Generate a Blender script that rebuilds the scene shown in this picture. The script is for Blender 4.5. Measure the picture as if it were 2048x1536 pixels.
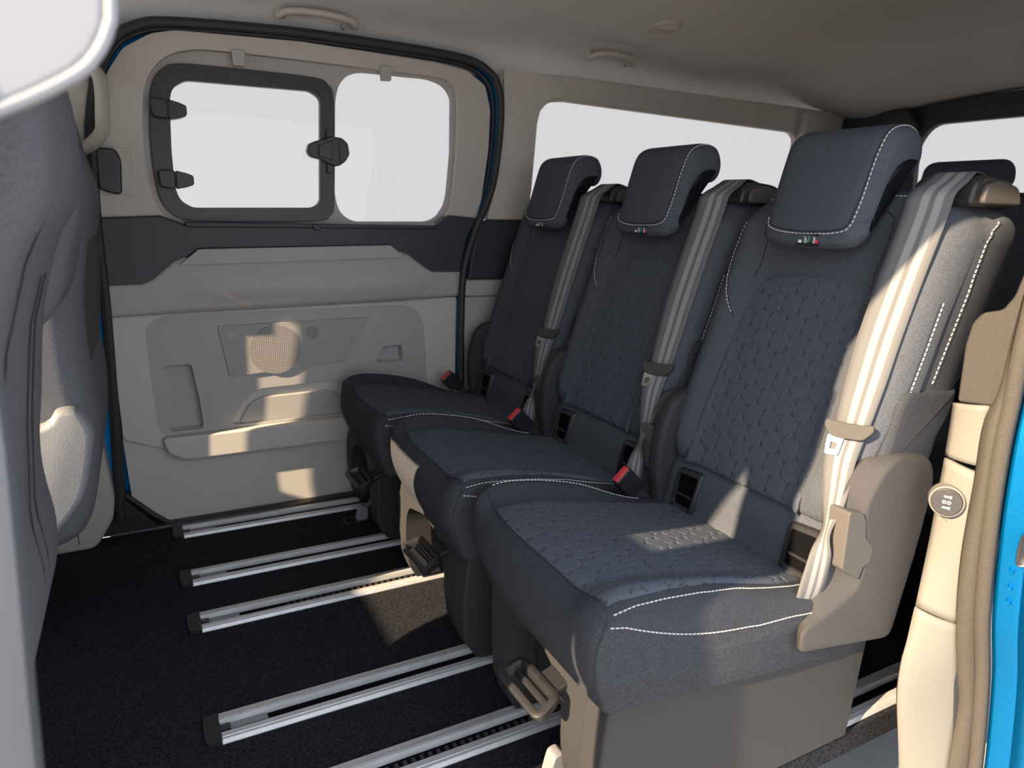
import bpy, bmesh, math, random
import numpy as np
from mathutils import Vector, Matrix
from mathutils.bvhtree import BVHTree

random.seed(7)
for o in list(bpy.data.objects):
    bpy.data.objects.remove(o, do_unlink=True)
scene = bpy.context.scene
COL = scene.collection

# ------------------------------------------------------------------ camera, world, sun, exposure
cam_d = bpy.data.cameras.new('camera')
cam = bpy.data.objects.new('camera', cam_d)
COL.objects.link(cam)
scene.camera = cam
cam_d.sensor_width = 36.0
cam_d.lens = 1377.0 / 2048.0 * 36.0
cam_d.clip_start = 0.02
cam_d.clip_end = 200
RM = Matrix(((0.8834024, 0.0862998, -0.4606002), (-0.4675606, 0.2282252, -0.8539908), (0.0314213, 0.9697761, 0.2419651)))
cam.matrix_world = Matrix.Translation((0, 0, 0.84)) @ RM.to_4x4()
cam_d.dof.use_dof = True
cam_d.dof.focus_distance = 1.25
cam_d.dof.aperture_fstop = 5.0

world = bpy.data.worlds.new('world')
scene.world = world
world.use_nodes = True
bg = world.node_tree.nodes['Background']
bg.inputs[0].default_value = (0.88, 0.95, 1.07, 1)
bg.inputs[1].default_value = 2.25

SUN_DIR = Vector((1.0, 0.22, -0.50))
sun_d = bpy.data.lights.new('sun', 'SUN')
sun_d.energy = 18.0
sun_d.color = (1.0, 0.765, 0.50)
sun_d.angle = math.radians(0.6)
sun = bpy.data.objects.new('sun', sun_d)
COL.objects.link(sun)
sun.rotation_euler = SUN_DIR.to_track_quat('-Z', 'Y').to_euler()
sun.location = (-4, 0, 3)

vs = scene.view_settings
vs.view_transform = 'Standard'
vs.look = 'None'
vs.exposure = 0.0
vs.gamma = 1.0
vs.use_curve_mapping = False

# ------------------------------------------------------------------ materials
def mat(name, col, rough=0.6, metal=0.0, bump=0.0, bscale=400.0, var=0.0, vscale=None, spec=0.5, coat=0.0, sheen=0.0):
    m = bpy.data.materials.new(name)
    m.use_nodes = True
    nt = m.node_tree
    b = nt.nodes['Principled BSDF']
    b.inputs['Base Color'].default_value = (*col, 1)
    b.inputs['Roughness'].default_value = rough
    b.inputs['Metallic'].default_value = metal
    b.inputs['Specular IOR Level'].default_value = spec
    if coat:
        b.inputs['Coat Weight'].default_value = coat
    if sheen:
        b.inputs['Sheen Weight'].default_value = sheen
        b.inputs['Sheen Roughness'].default_value = 0.4
    if bump or var:
        tc = nt.nodes.new('ShaderNodeTexCoord')
        nz = nt.nodes.new('ShaderNodeTexNoise')
        nz.inputs['Scale'].default_value = bscale
        nz.inputs['Detail'].default_value = 2
        nt.links.new(tc.outputs['Object'], nz.inputs['Vector'])
        if bump:
            bp = nt.nodes.new('ShaderNodeBump')
            bp.inputs['Strength'].default_value = bump
            bp.inputs['Distance'].default_value = 0.001
            nt.links.new(nz.outputs['Fac'], bp.inputs['Height'])
            nt.links.new(bp.outputs['Normal'], b.inputs['Normal'])
        if var:
            src = nz
            if vscale:
                src = nt.nodes.new('ShaderNodeTexNoise')
                src.inputs['Scale'].default_value = vscale
                src.inputs['Detail'].default_value = 3
                nt.links.new(tc.outputs['Object'], src.inputs['Vector'])
            rp = nt.nodes.new('ShaderNodeValToRGB')
            rp.color_ramp.elements[0].position = 0.32
            rp.color_ramp.elements[1].position = 0.68
            rp.color_ramp.elements[0].color = tuple(c * (1 - var) for c in col) + (1,)
            rp.color_ramp.elements[1].color = tuple(min(1, c * (1 + var)) for c in col) + (1,)
            nt.links.new(src.outputs['Fac'], rp.inputs['Fac'])
            nt.links.new(rp.outputs['Color'], b.inputs['Base Color'])
    return m

M = {}
M['fabric'] = mat('seat_fabric', (0.074, 0.081, 0.097), 0.9, bump=0.7, bscale=900, var=0.35, spec=0.1)
M['fabric_side'] = mat('seat_side_fabric', (0.044, 0.047, 0.056), 0.9, bump=0.9, bscale=800, var=0.4, spec=0.1)
M['fabric_hr'] = mat('headrest_fabric', (0.067, 0.075, 0.092), 0.9, bump=0.35, bscale=900, var=0.35, spec=0.1)
M['insert'] = mat('quilted_fabric', (0.076, 0.085, 0.106), 0.9, bump=0.3, bscale=900, var=0.3, spec=0.1)
M['seam'] = mat('seam_dark', (0.02, 0.021, 0.025), 0.9)
M['thread'] = mat('white_thread', (0.62, 0.60, 0.58), 0.7)
M['plastic'] = mat('charcoal_plastic', (0.036, 0.0355, 0.0365), 0.6, bump=0.5, bscale=700, var=0.12, spec=0.22)
M['plastic_cover'] = mat('grained_grey_plastic', (0.055, 0.052, 0.051), 0.55, bump=0.6, bscale=900, var=0.18, spec=0.25)
M['plastic_lever'] = mat('lever_plastic', (0.095, 0.087, 0.079), 0.55, bump=0.3, bscale=900, spec=0.25)
M['black'] = mat('black_plastic', (0.018, 0.018, 0.02), 0.4)
M['blacksat'] = mat('satin_black_plastic', (0.022, 0.021, 0.023), 0.4, var=0.1, bscale=60)
M['rubber'] = mat('black_rubber', (0.02, 0.02, 0.022), 0.6)
M['rubber_near'] = mat('flocked_seal', (0.066, 0.058, 0.050), 0.8, bump=0.4, bscale=900, var=0.25, spec=0.2)
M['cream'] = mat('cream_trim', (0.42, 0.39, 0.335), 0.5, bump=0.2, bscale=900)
M['cream_light'] = mat('pale_trim', (0.50, 0.48, 0.44), 0.45)
M['near_white'] = mat('near_pale_trim', (0.24, 0.25, 0.275), 0.45)
M['trim_up'] = mat('warm_grey_trim', (0.48, 0.445, 0.40), 0.6, bump=0.2, bscale=900)
M['trim_mid'] = mat('grey_trim', (0.39, 0.375, 0.36), 0.6, bump=0.2, bscale=900)
M['trim_low_lit'] = mat('lower_trim_lightened', (0.53, 0.50, 0.465), 0.6, bump=0.2, bscale=900)  # grey trim lightened to carry the light on the lower door
M['trim_dark'] = mat('dark_belt_trim', (0.026, 0.028, 0.036), 0.5, bump=0.2, bscale=700)
M['headliner'] = mat('headliner_cloth', (0.53, 0.53, 0.515), 0.95, bump=0.4, bscale=700, var=0.06, spec=0.1)
M['handle_grey'] = mat('grey_handle_plastic', (0.46, 0.42, 0.38), 0.5)
M['carpet'] = mat('black_carpet', (0.022, 0.0225, 0.027), 1.0, bump=1.0, bscale=450, var=0.7, spec=0.05)
M['alu'] = mat('anodised_aluminium', (0.62, 0.62, 0.63), 0.42, metal=0.35, var=0.06, bscale=40)
M['chrome'] = mat('chromed_steel', (0.75, 0.75, 0.76), 0.18, metal=1.0)
M['red'] = mat('red_button', (0.62, 0.03, 0.035), 0.4)
M['blue'] = mat('blue_metallic_paint', (0.0, 0.20, 0.50), 0.42, metal=0.85, coat=0.15, var=0.2, bscale=900)
M['ground'] = mat('grey_concrete', (0.42, 0.41, 0.405), 0.9, var=0.12, bscale=6)
M['dark'] = mat('dark_trim', (0.02, 0.021, 0.026), 0.7)
M['frontseat'] = mat('front_seat_cloth', (0.115, 0.118, 0.135), 0.9, bump=0.4, bscale=800, var=0.3, spec=0.2)
M['frontseat_mesh'] = mat('front_seat_net', (0.04, 0.038, 0.037), 0.9, bump=0.5, bscale=500, var=0.3)
M['shield'] = mat('grained_seat_shield', (0.20, 0.21, 0.225), 0.5, bump=0.6, bscale=500, var=0.12)
M['tag'] = mat('black_tag', (0.008, 0.008, 0.009), 0.8)
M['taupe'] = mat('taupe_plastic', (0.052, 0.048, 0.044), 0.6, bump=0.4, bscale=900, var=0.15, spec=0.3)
M['pillar_shaded'] = mat('near_pillar_shaded', (0.085, 0.09, 0.105), 0.45)  # darkened grey, puts the pillar's shade into its colour
M['tongue'] = mat('tongue_plastic', (0.052, 0.049, 0.046), 0.6, bump=0.3, bscale=900, spec=0.25)
M['cream_sun_dimmed'] = mat('cream_trim_dimmed', (0.178, 0.172, 0.155), 0.55, bump=0.2, bscale=900, spec=0.3)  # darker copy of the cream trim, offsets the strong sun on this pillar
M['void'] = mat('deep_black', (0.004, 0.004, 0.005), 0.9, spec=0.05)  # near-black, also gives the anchor pockets their depth shade
M['white'] = mat('white_print', (0.8, 0.8, 0.8), 0.6)
M['green'] = mat('green_print', (0.05, 0.30, 0.22), 0.6)
M['redprint'] = mat('red_print', (0.6, 0.05, 0.08), 0.6)
M['orange'] = mat('orange_print', (0.6, 0.22, 0.06), 0.6)
M['grey_latch'] = mat('grey_latch', (0.20, 0.205, 0.22), 0.5)

def glass_mat():
    m = bpy.data.materials.new('window_glass')
    m.use_nodes = True
    nt = m.node_tree
    nt.nodes.remove(nt.nodes['Principled BSDF'])
    out = nt.nodes['Material Output']
    tr = nt.nodes.new('ShaderNodeBsdfTransparent')
    tr.inputs[0].default_value = (0.5957, 0.5709, 0.5457, 1)   # tinted privacy glass, per surface
    gl = nt.nodes.new('ShaderNodeBsdfGlossy')
    gl.inputs['Roughness'].default_value = 0.02
    mx = nt.nodes.new('ShaderNodeMixShader')
    mx.inputs[0].default_value = 0.02
    nt.links.new(tr.outputs[0], mx.inputs[1])
    nt.links.new(gl.outputs[0], mx.inputs[2])
    nt.links.new(mx.outputs[0], out.inputs[0])
    return m
M['glass'] = glass_mat()

def belt_mat():
    m = bpy.data.materials.new('belt_webbing')
    m.use_nodes = True
    nt = m.node_tree
    b = nt.nodes['Principled BSDF']
    b.inputs['Roughness'].default_value = 0.6
    b.inputs['Specular IOR Level'].default_value = 0.2
    uv = nt.nodes.new('ShaderNodeTexCoord')
    sp = nt.nodes.new('ShaderNodeSeparateXYZ')
    nt.links.new(uv.outputs['UV'], sp.inputs[0])
    rp = nt.nodes.new('ShaderNodeValToRGB')
    cr = rp.color_ramp
    cr.interpolation = 'LINEAR'
    d = (0.115, 0.115, 0.118, 1); l = (0.24, 0.238, 0.232, 1)
    cr.elements[0].position = 0; cr.elements[0].color = d
    cr.elements[1].position = 1; cr.elements[1].color = d
    for p, c in ((0.18, d), (0.22, l), (0.36, l), (0.40, d), (0.48, d), (0.52, l), (0.66, l), (0.70, d), (0.80, d)):
        e = cr.elements.new(p); e.color = c
    nt.links.new(sp.outputs['X'], rp.inputs['Fac'])
    nt.links.new(rp.outputs['Color'], b.inputs['Base Color'])
    wv = nt.nodes.new('ShaderNodeTexWave')
    wv.bands_direction = 'Y'
    wv.inputs['Scale'].default_value = 200
    nt.links.new(uv.outputs['UV'], wv.inputs['Vector'])
    bp = nt.nodes.new('ShaderNodeBump')
    bp.inputs['Strength'].default_value = 0.35
    bp.inputs['Distance'].default_value = 0.0008
    nt.links.new(wv.outputs['Fac'], bp.inputs['Height'])
    nt.links.new(bp.outputs['Normal'], b.inputs['Normal'])
    return m
M['belt'] = belt_mat()

def grille_mat(name, base, hole, s):
    # perforated plastic: flat dot pattern of fine holes
    m = bpy.data.materials.new(name)
    m.use_nodes = True
    nt = m.node_tree
    b = nt.nodes['Principled BSDF']
    b.inputs['Roughness'].default_value = 0.6
    tc = nt.nodes.new('ShaderNodeTexCoord')
    mp = nt.nodes.new('ShaderNodeMapping')
    mp.inputs['Scale'].default_value = (1, 0.0, 1)
    nt.links.new(tc.outputs['Object'], mp.inputs[0])
    vo = nt.nodes.new('ShaderNodeTexVoronoi')
    vo.inputs['Scale'].default_value = s
    vo.inputs['Randomness'].default_value = 0.0
    nt.links.new(mp.outputs[0], vo.inputs['Vector'])
    rp = nt.nodes.new('ShaderNodeValToRGB')
    rp.color_ramp.elements[0].position = 0.30
    rp.color_ramp.elements[0].color = (*hole, 1)
    rp.color_ramp.elements[1].position = 0.42
    rp.color_ramp.elements[1].color = (*base, 1)
    nt.links.new(vo.outputs['Distance'], rp.inputs['Fac'])
    nt.links.new(rp.outputs['Color'], b.inputs['Base Color'])
    return m
M['grille'] = grille_mat('speaker_panel_dots', (0.39, 0.375, 0.36), (0.24, 0.23, 0.22), 230)
M['grille_hole'] = grille_mat('speaker_perforation', (0.37, 0.355, 0.34), (0.07, 0.067, 0.064), 200)

# ------------------------------------------------------------------ mesh helpers
def wloc(o):
    v = Vector((0, 0, 0))
    while o:
        v = v + Vector(o.location); o = o.parent
    return v

def thing(name, loc, label, cat, group=None, kind=None):
    o = bpy.data.objects.new(name, None)
    o.empty_display_size = 0.05
    COL.objects.link(o)
    o.location = loc
    tag(o, label, cat, group, kind)
    return o

def tag(o, label=None, cat=None, group=None, kind=None):
    if label: o['label'] = label
    if cat: o['category'] = cat
    if group: o['group'] = group
    if kind: o['kind'] = kind
    return o

def new(name, bm, material, parent=None, smooth=True, bevel=0.0, seg=2, sub=0, angle=35, label=None):
    """geometry is authored in world coordinates; origin becomes the parent's origin (or its own base)"""
    bmesh.ops.remove_doubles(bm, verts=bm.verts, dist=1e-6)
    bmesh.ops.recalc_face_normals(bm, faces=bm.faces)
    if smooth:
        for f in bm.faces: f.smooth = True
        ca = math.radians(angle)
        for e in bm.edges:
            if len(e.link_faces) == 2 and e.calc_face_angle(0) > ca:
                e.smooth = False
    me = bpy.data.meshes.new(name)
    if parent is not None:
        off = wloc(parent)
    else:
        xs = [v.co for v in bm.verts]
        off = Vector(((min(v.x for v in xs) + max(v.x for v in xs)) / 2, (min(v.y for v in xs) + max(v.y for v in xs)) / 2, min(v.z for v in xs)))
    bmesh.ops.translate(bm, verts=bm.verts, vec=-off)
    bm.to_mesh(me); bm.free()
    me.materials.append(material)
    o = bpy.data.objects.new(name, me)
    COL.objects.link(o)
    if parent is not None:
        o.parent = parent
    else:
        o.location = off
    if bevel:
        md = o.modifiers.new('bevel', 'BEVEL')
        md.width = bevel; md.segments = seg; md.limit_method = 'ANGLE'; md.angle_limit = math.radians(angle)
        md.harden_normals = True
    if sub:
        md = o.modifiers.new('subsurf', 'SUBSURF')
        md.levels = sub; md.render_levels = sub
    if label: o['label'] = label
    return o

def place(axis, p, t):
    if axis == 'y': return (p[0], t, p[1])
    if axis == 'x': return (t, p[0], p[1])
    return (p[0], p[1], t)

def prism(outline, axis, a, b, holes=(), bm=None):
    bm = bm or bmesh.new()
    if not holes:
        va = [bm.verts.new(place(axis, p, a)) for p in outline]
        vb = [bm.verts.new(place(axis, p, b)) for p in outline]
        n = len(outline)
        bm.faces.new(va); bm.faces.new(vb[::-1])
        for i in range(n):
            bm.faces.new((va[i], va[(i + 1) % n], vb[(i + 1) % n], vb[i]))
        return bm
    t = bmesh.new()
    edges = []
    for lp in [outline] + list(holes):
        vv = [t.verts.new(place(axis, p, a)) for p in lp]
        for i in range(len(vv)):
            edges.append(t.edges.new((vv[i], vv[(i + 1) % len(vv)])))
    bmesh.ops.triangle_fill(t, use_beauty=True, use_dissolve=False, edges=edges)
    r = bmesh.ops.extrude_face_region(t, geom=t.faces[:])
    vs_ = [g for g in r['geom'] if isinstance(g, bmesh.types.BMVert)]
    d = Vector(place(axis, (0, 0), b)) - Vector(place(axis, (0, 0), a))
    bmesh.ops.translate(t, verts=vs_, vec=d)
    me = bpy.data.meshes.new('tmp'); t.to_mesh(me); t.free()
    bm.from_mesh(me); bpy.data.meshes.remove(me)
    return bm

def rpoly(pts, r, n=5):
    """round the corners of a 2D polygon"""
    out = []
    N = len(pts)
    for i in range(N):
        p = Vector(pts[i]); a = Vector(pts[i - 1]); c = Vector(pts[(i + 1) % N])
        rr = r[i] if isinstance(r, (list, tuple)) else r
        da = (a - p); dc = (c - p)
        k = min(rr, da.length * 0.48, dc.length * 0.48)
        if k < 1e-5:
            out.append(tuple(p)); continue
        A = p + da.normalized() * k; B = p + dc.normalized() * k
        for j in range(n + 1):
            t = j / n
            q = A * (1 - t) ** 2 + p * 2 * t * (1 - t) + B * t * t
            out.append(tuple(q))
    return out

def catmull(pts, n=8, closed=False):
    P = [Vector(p) for p in pts]
    N = len(P); out = []
    rng = N if closed else N - 1
    for i in range(rng):
        if closed:
            p0, p1, p2, p3 = P[i - 1], P[i], P[(i + 1) % N], P[(i + 2) % N]
        else:
            p0 = P[max(i - 1, 0)]; p1 = P[i]; p2 = P[i + 1]; p3 = P[min(i + 2, N - 1)]
        for j in range(n):
            t = j / n
            out.append(0.5 * ((2 * p1) + (p2 - p0) * t + (2 * p0 - 5 * p1 + 4 * p2 - p3) * t * t + (3 * p1 - p0 - 3 * p2 + p3) * t ** 3))
    if not closed: out.append(P[-1].copy())
    return out

def box(x0, x1, y0, y1, z0, z1, bm=None):
    return prism([(x0, z0), (x1, z0), (x1, z1), (x0, z1)], 'y', y0, y1, bm=bm)

def obox(c, ax, ay, az, bm=None):
    """oriented box from centre and three half-axis vectors"""
    bm = bm or bmesh.new()
    c = Vector(c); ax = Vector(ax); ay = Vector(ay); az = Vector(az)
    v = [bm.verts.new(c + ax * i + ay * j + az * k) for i in (-1, 1) for j in (-1, 1) for k in (-1, 1)]
    for f in ((0, 1, 3, 2), (4, 6, 7, 5), (0, 4, 5, 1), (2, 3, 7, 6), (0, 2, 6, 4), (1, 5, 7, 3)):
        bm.faces.new([v[i] for i in f])
    return bm

def loft(rings, bm=None, caps=True, closed=False):
    bm = bm or bmesh.new()
    V = [[bm.verts.new(p) for p in r] for r in rings]
    n = len(V[0])
    R_ = len(V)
    for i in range(R_ if closed else R_ - 1):
        a = V[i]; b = V[(i + 1) % R_]
        for j in range(n):
            bm.faces.new((a[j], a[(j + 1) % n], b[(j + 1) % n], b[j]))
    if caps and not closed:
        bm.faces.new(V[0][::-1]); bm.faces.new(V[-1])
    return bm

def frames(path, closed=False, up=None):
    P = [Vector(p) for p in path]; N = len(P)
    T = []
    for i in range(N):
        a = P[i - 1] if (i > 0 or closed) else P[i]
        b = P[(i + 1) % N] if (i < N - 1 or closed) else P[i]
        T.append((b - a).normalized())
    if up is not None:
        upv = Vector(up)
        out = []
        for p, t in zip(P, T):
            s = t.cross(upv).normalized(); u = s.cross(t).normalized()
            out.append((p, s, u))
        return out
    ref = Vector((0, 0, 1)) if abs(T[0].z) < 0.9 else Vector((1, 0, 0))
    s = T[0].cross(ref).normalized()
    out = []
    for p, t in zip(P, T):
        s = (s - t * s.dot(t)).normalized()
        u = s.cross(t).normalized()
        out.append((p, s, u))
    return out

def tube(path, r, n=8, closed=False, bm=None, up=None, rv=None, power=2.0):
    rv = rv if rv is not None else r
    rings = []
    for p, s, u in frames(path, closed, up):
        ring = []
        for k in range(n):
            a = 2 * math.pi * k / n
            c, d = math.cos(a), math.sin(a)
            if power != 2.0:
                m = (abs(c) ** power + abs(d) ** power) ** (-1 / power)
                c *= m; d *= m
            ring.append(p + s * (c * r) + u * (d * rv))
        rings.append(ring)
    return loft(rings, bm, caps=True, closed=closed)

def inset2(prof, e):
    """move a dense closed 2D profile inward by e"""
    N = len(prof)
    A = 0.0
    for i in range(N):
        x1, y1 = prof[i]; x2, y2 = prof[(i + 1) % N]
        A += x1 * y2 - x2 * y1
    sg = 1 if A > 0 else -1
    out = []
    for i in range(N):
        a = Vector(prof[i - 1]); b = Vector(prof[(i + 1) % N])
        t = (b - a).normalized()
        nrm = Vector((-t.y, t.x)) * sg
        out.append((prof[i][0] + nrm.x * e, prof[i][1] + nrm.y * e))
    return out

def pillow(profile, a, b, R, mid, axis='y', k=6, deform=None, bm=None, wt=None):
    """closed profile swept along an axis with rounded ends of radius R"""
    # quarter circle: at position d from the end, inset = R - sqrt(R^2-(R-d)^2)
    st = []
    for i in range(k + 1):
        d = R * (1 - math.cos(math.pi / 2 * i / k))
        e = R - math.sqrt(max(0.0, R * R - (R - d) ** 2))
        st.append((d, e * 0.92))
    L = [(a + d, e) for d, e in st] + [(a + R + (b - a - 2 * R) * j / mid, 0.0) for j in range(1, mid)] + [(b - d, e) for d, e in st[::-1]]
    rings = []
    for t, e in L:
        pr = inset2(profile, e) if e > 1e-6 else profile
        if wt and e > 1e-6:
            pr = [(p0[0] + (p1[0] - p0[0]) * wt(*p0), p0[1] + (p1[1] - p0[1]) * wt(*p0)) for p0, p1 in zip(profile, pr)]
        ring = [place(axis, p, t) for p in pr]
        if deform: ring = [deform(*p) for p in ring]
        rings.append(ring)
    return loft(rings, bm)

def dashes(path, L=0.0048, gap=0.0026, r=0.00062, bm=None, up=None):
    bm = bm or bmesh.new()
    P = [Vector(p) for p in path]
    d = [0.0]
    for i in range(1, len(P)): d.append(d[-1] + (P[i] - P[i - 1]).length)
    def at(s):
        for i in range(1, len(P)):
            if s <= d[i]:
                t = (s - d[i - 1]) / max(1e-9, d[i] - d[i - 1])
                return P[i - 1].lerp(P[i], t)
        return P[-1]
    s = 0.0
    while s + L < d[-1]:
        A = at(s); B = at(s + L)
        t = (B - A)
        if t.length > 1e-6:
            ref = Vector((0.3, 0.5, 0.8))
            n1 = t.cross(ref).normalized() * r
            n2 = t.cross(n1).normalized() * r
            obox((A + B) / 2, t / 2, n1, n2, bm)
        s += L + gap
    return bm

def tree(bm):
    bmesh.ops.recalc_face_normals(bm, faces=bm.faces)
    return BVHTree.FromBMesh(bm)

def snap(path, bvh, up=0.0006):
    out = []
    for p in path:
        l_, n_, _, _ = bvh.find_nearest(Vector(p))
        out.append(l_ + n_ * up)
    return out

def dense(path, k=6): return catmull(path, k)

def sstep(a, b, x):
    t = min(1, max(0, (x - a) / (b - a)))
    return t * t * (3 - 2 * t)

def interp(tab, x):
    if x <= tab[0][0]: return tab[0][1]
    for i in range(1, len(tab)):
        if x <= tab[i][0]:
            t = (x - tab[i - 1][0]) / (tab[i][0] - tab[i - 1][0])
            return tab[i - 1][1] * (1 - t) + tab[i][1] * t
    return tab[-1][1]

# ================================================================== THE SETTING
DY = 1.93          # plane of the far sliding door trim
YC = 1.226         # centre line of the van

# --- ground outside
bm = box(-9, 11, -9, 9, -0.46, -0.42)
tag(new('ground', bm, M['ground'], smooth=False), 'grey concrete ground outside below the door sill', 'ground', kind='structure')

# --- floor
bm = prism([(-1.15, 0.60), (2.48, 0.60), (2.48, 1.905), (-1.15, 1.905)], 'z', -0.05, 0.0)
tag(new('floor', bm, M['carpet'], bevel=0.004), 'black carpeted van floor between the seat rails', 'floor', kind='structure')
bm = box(-1.15, 2.48, 0.95, 1.97, -0.14, -0.052)
tag(new('trim_1', bm, M['dark'], smooth=False), 'dark underside of the van floor by the sill', 'underfloor', kind='structure')

# --- black step trim along the far door
bm = prism([(1.900, 0.0), (1.903, 0.006), (1.925, 0.008), (1.965, 0.002), (1.965, -0.05), (1.905, -0.05)], 'x', -0.13, 0.86)
prism([(-0.158, 0.0), (-0.104, 0.09), (-0.085, 0.085), (-0.015, 0.0)], 'y', 1.902, 1.955, bm=bm)
tag(new('trim_2', bm, M['blacksat'], bevel=0.002), 'black plastic step strip along the foot of the sliding door', 'step trim', kind='structure')

# --- ceiling (headliner)
half = [(0.728, 1.222), (0.722, 1.250), (0.700, 1.283), (0.655, 1.315), (0.55, 1.352), (0.40, 1.382), (0.20, 1.398), (0.0, 1.402)]
prof = [(YC + a, b) for a, b in half] + [(YC - a, b) for a, b in half[-2::-1]]
prof = [tuple(p) for p in catmull([(p[0], p[1], 0) for p in prof], 4)]
bm = bmesh.new()
rows = []
XS = [-1.25, -1.0, -0.5, 0.0, 0.5, 1.0, 1.4, 1.7, 1.9, 2.05, 2.15, 2.25, 2.33, 2.40, 2.46, 2.50]
for x in XS:
    row = []
    for (y, z, _) in prof:
        drop = 0.135 * sstep(2.0, 2.52, x) + 0.02 * sstep(1.45, 1.62, x) - 0.02 * sstep(1.75, 1.95, x)
        if x < -0.6: drop += 0.06 * sstep(0.6, 1.25, -x)
        w = sstep(1.24, 1.36, z)
        row.append(bm.verts.new((x, y, z - drop * w)))
    rows.append(row)
for i in range(len(rows) - 1):
    for j in range(len(rows[0]) - 1):
        bm.faces.new((rows[i][j], rows[i][j + 1], rows[i + 1][j + 1], rows[i + 1][j]))
c = new('ceiling', bm, M['headliner'], angle=60)
tag(c, 'warm grey cloth headliner of the van roof', 'headliner', kind='structure')
md = c.modifiers.new('solid', 'SOLIDIFY'); md.thickness = 0.03; md.offset = 1.0 
# outer roof skin and near roof rail
bm = bmesh.new()
prism([(0.43, 1.215), (0.472, 1.215), (0.480, 1.235), (0.480, 1.31), (0.58, 1.41), (0.90, 1.46), (1.226, 1.475), (1.55, 1.46), (1.87, 1.41), (1.972, 1.31), (1.972, 1.262), (2.02, 1.262), (2.0, 1.35), (1.9, 1.44), (1.6, 1.49), (1.226, 1.505), (0.85, 1.49), (0.55, 1.43), (0.45, 1.33)], 'x', -1.25, 2.56, bm=bm)
tag(new('trim_3', bm, M['blue'], angle=50), 'blue painted van roof shell above the headliner', 'roof', kind='structure')

# --- far sliding door opening: painted reveal and rubber seals
opening = [(-0.104, 0.04), (-0.102, 0.085), (-0.09, 0.352), (-0.083, 0.603), (-0.083, 0.791), (-0.071, 1.003), (-0.046, 1.125), (-0.01, 1.19), (0.05, 1.226), (0.117, 1.238), (0.26, 1.248), (0.403, 1.254), (0.596, 1.255), (0.781, 1.252), (0.88, 1.24), (0.937, 1.202), (0.955, 1.129), (0.95, 1.017), (0.931, 0.902), (0.881, 0.784), (0.846, 0.666), (0.839, 0.514), (0.841, 0.356), (0.842, 0.02)]
op = [(p[0], p[1]) for p in catmull([(x, z, 0) for x, z in opening], 5)]
bm = bmesh.new()
cx0, cz0 = 0.4, 0.65
for i in range(len(op) - 1):
    (x1, z1), (x2, z2) = op[i], op[i + 1]
    q = [(x1, 1.892, z1), (x2, 1.892, z2), (x2, 1.965, z2), (x1, 1.965, z1)]
    bm.faces.new([bm.verts.new(p) for p in q])
o = new('trim_4', bm, M['blue'], angle=60)
md = o.modifiers.new('solid', 'SOLIDIFY'); md.thickness = 0.004
tag(o, 'blue painted body edge around the far sliding door opening', 'door jamb', kind='structure')
bm = tube([(x, 1.893, z) for x, z in op], 0.011, 8)
tag(new('trim_5', bm, M['rubber']), 'black rubber seal running around the far door opening', 'door seal', kind='structure')

# --- far sliding door
door = thing('door_1', (0.38, DY, 0.0), 'grey trimmed sliding door with two windows on the far side', 'sliding door', kind='structure')
skin = rpoly([(-0.135, -0.06), (0.89, -0.06), (0.89, 0.62), (0.91, 0.74), (0.98, 0.90), (1.0, 1.02), (1.0, 1.15), (0.97, 1.25), (0.88, 1.29), (0.4, 1.30), (0.08, 1.285), (-0.04, 1.25), (-0.10, 1.16), (-0.125, 1.0), (-0.135, 0.8)], 0.02, 3)
skh = rpoly([(0.052, 0.80), (0.475, 0.805), (0.478, 1.165), (0.12, 1.165), (0.055, 1.12)], 0.03)
skh2 = rpoly([(0.483, 0.797), (0.77, 0.80), (0.815, 0.86), (0.828, 1.0), (0.828, 1.16), (0.80, 1.20), (0.53, 1.20), (0.483, 1.16)], 0.02)
new('outer_skin', prism(skin, 'y', 1.966, 1.974, holes=[skh, skh2]), M['blue'], door, bevel=0.002)
belt_line = [(-0.098, 0.80), (0.05, 0.806), (0.093, 0.79), (0.753, 0.80), (0.792, 0.828), (0.892, 0.822)]
up_outer = [(-0.092, 0.795), (0.050, 0.795), (0.093, 0.785), (0.753, 0.790), (0.80, 0.818), (0.892, 0.815), (0.909, 0.872), (0.929, 1.016), (0.932, 1.127), (0.914, 1.190), (0.857, 1.222), (0.766, 1.233), (0.402, 1.238), (0.116, 1.225), (0.063, 1.211), (0.004, 1.172), (-0.033, 1.115), (-0.062, 1.0), (-0.078, 0.85)]
up_outer = rpoly(up_outer, 0.012, 3)
frame_outer = [(0.047, 1.035), (0.057, 1.102), (0.083, 1.14), (0.122, 1.156), (0.221, 1.159), (0.424, 1.16), (0.468, 1.146), (0.483, 1.098), (0.476, 0.857), (0.464, 0.817), (0.423, 0.8), (0.197, 0.793), (0.105, 0.797), (0.063, 0.825), (0.048, 0.877), (0.044, 0.957)]
frame_outer = [(p[0], p[1]) for p in catmull([(x, z, 0) for x, z in frame_outer], 4, True)]
rec = [(0.032, 1.03), (0.044, 1.101), (0.079, 1.155), (0.134, 1.184), (0.223, 1.193), (0.515, 1.196), (0.76, 1.198), (0.806, 1.186), (0.829, 1.150), (0.829, 1.009), (0.815, 0.872), (0.798, 0.829), (0.755, 0.800), (0.5, 0.797), (0.2, 0.789), (0.10, 0.789), (0.052, 0.815), (0.034, 0.877), (0.029, 0.957)]
rec = [(p[0], p[1]) for p in catmull([(x, z, 0) for x, z in rec], 4, True)]
new('upper_panel', prism(up_outer, 'y', 1.915, 1.937, holes=[rec]), M['trim_up'], door, bevel=0.008, seg=3)
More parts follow.
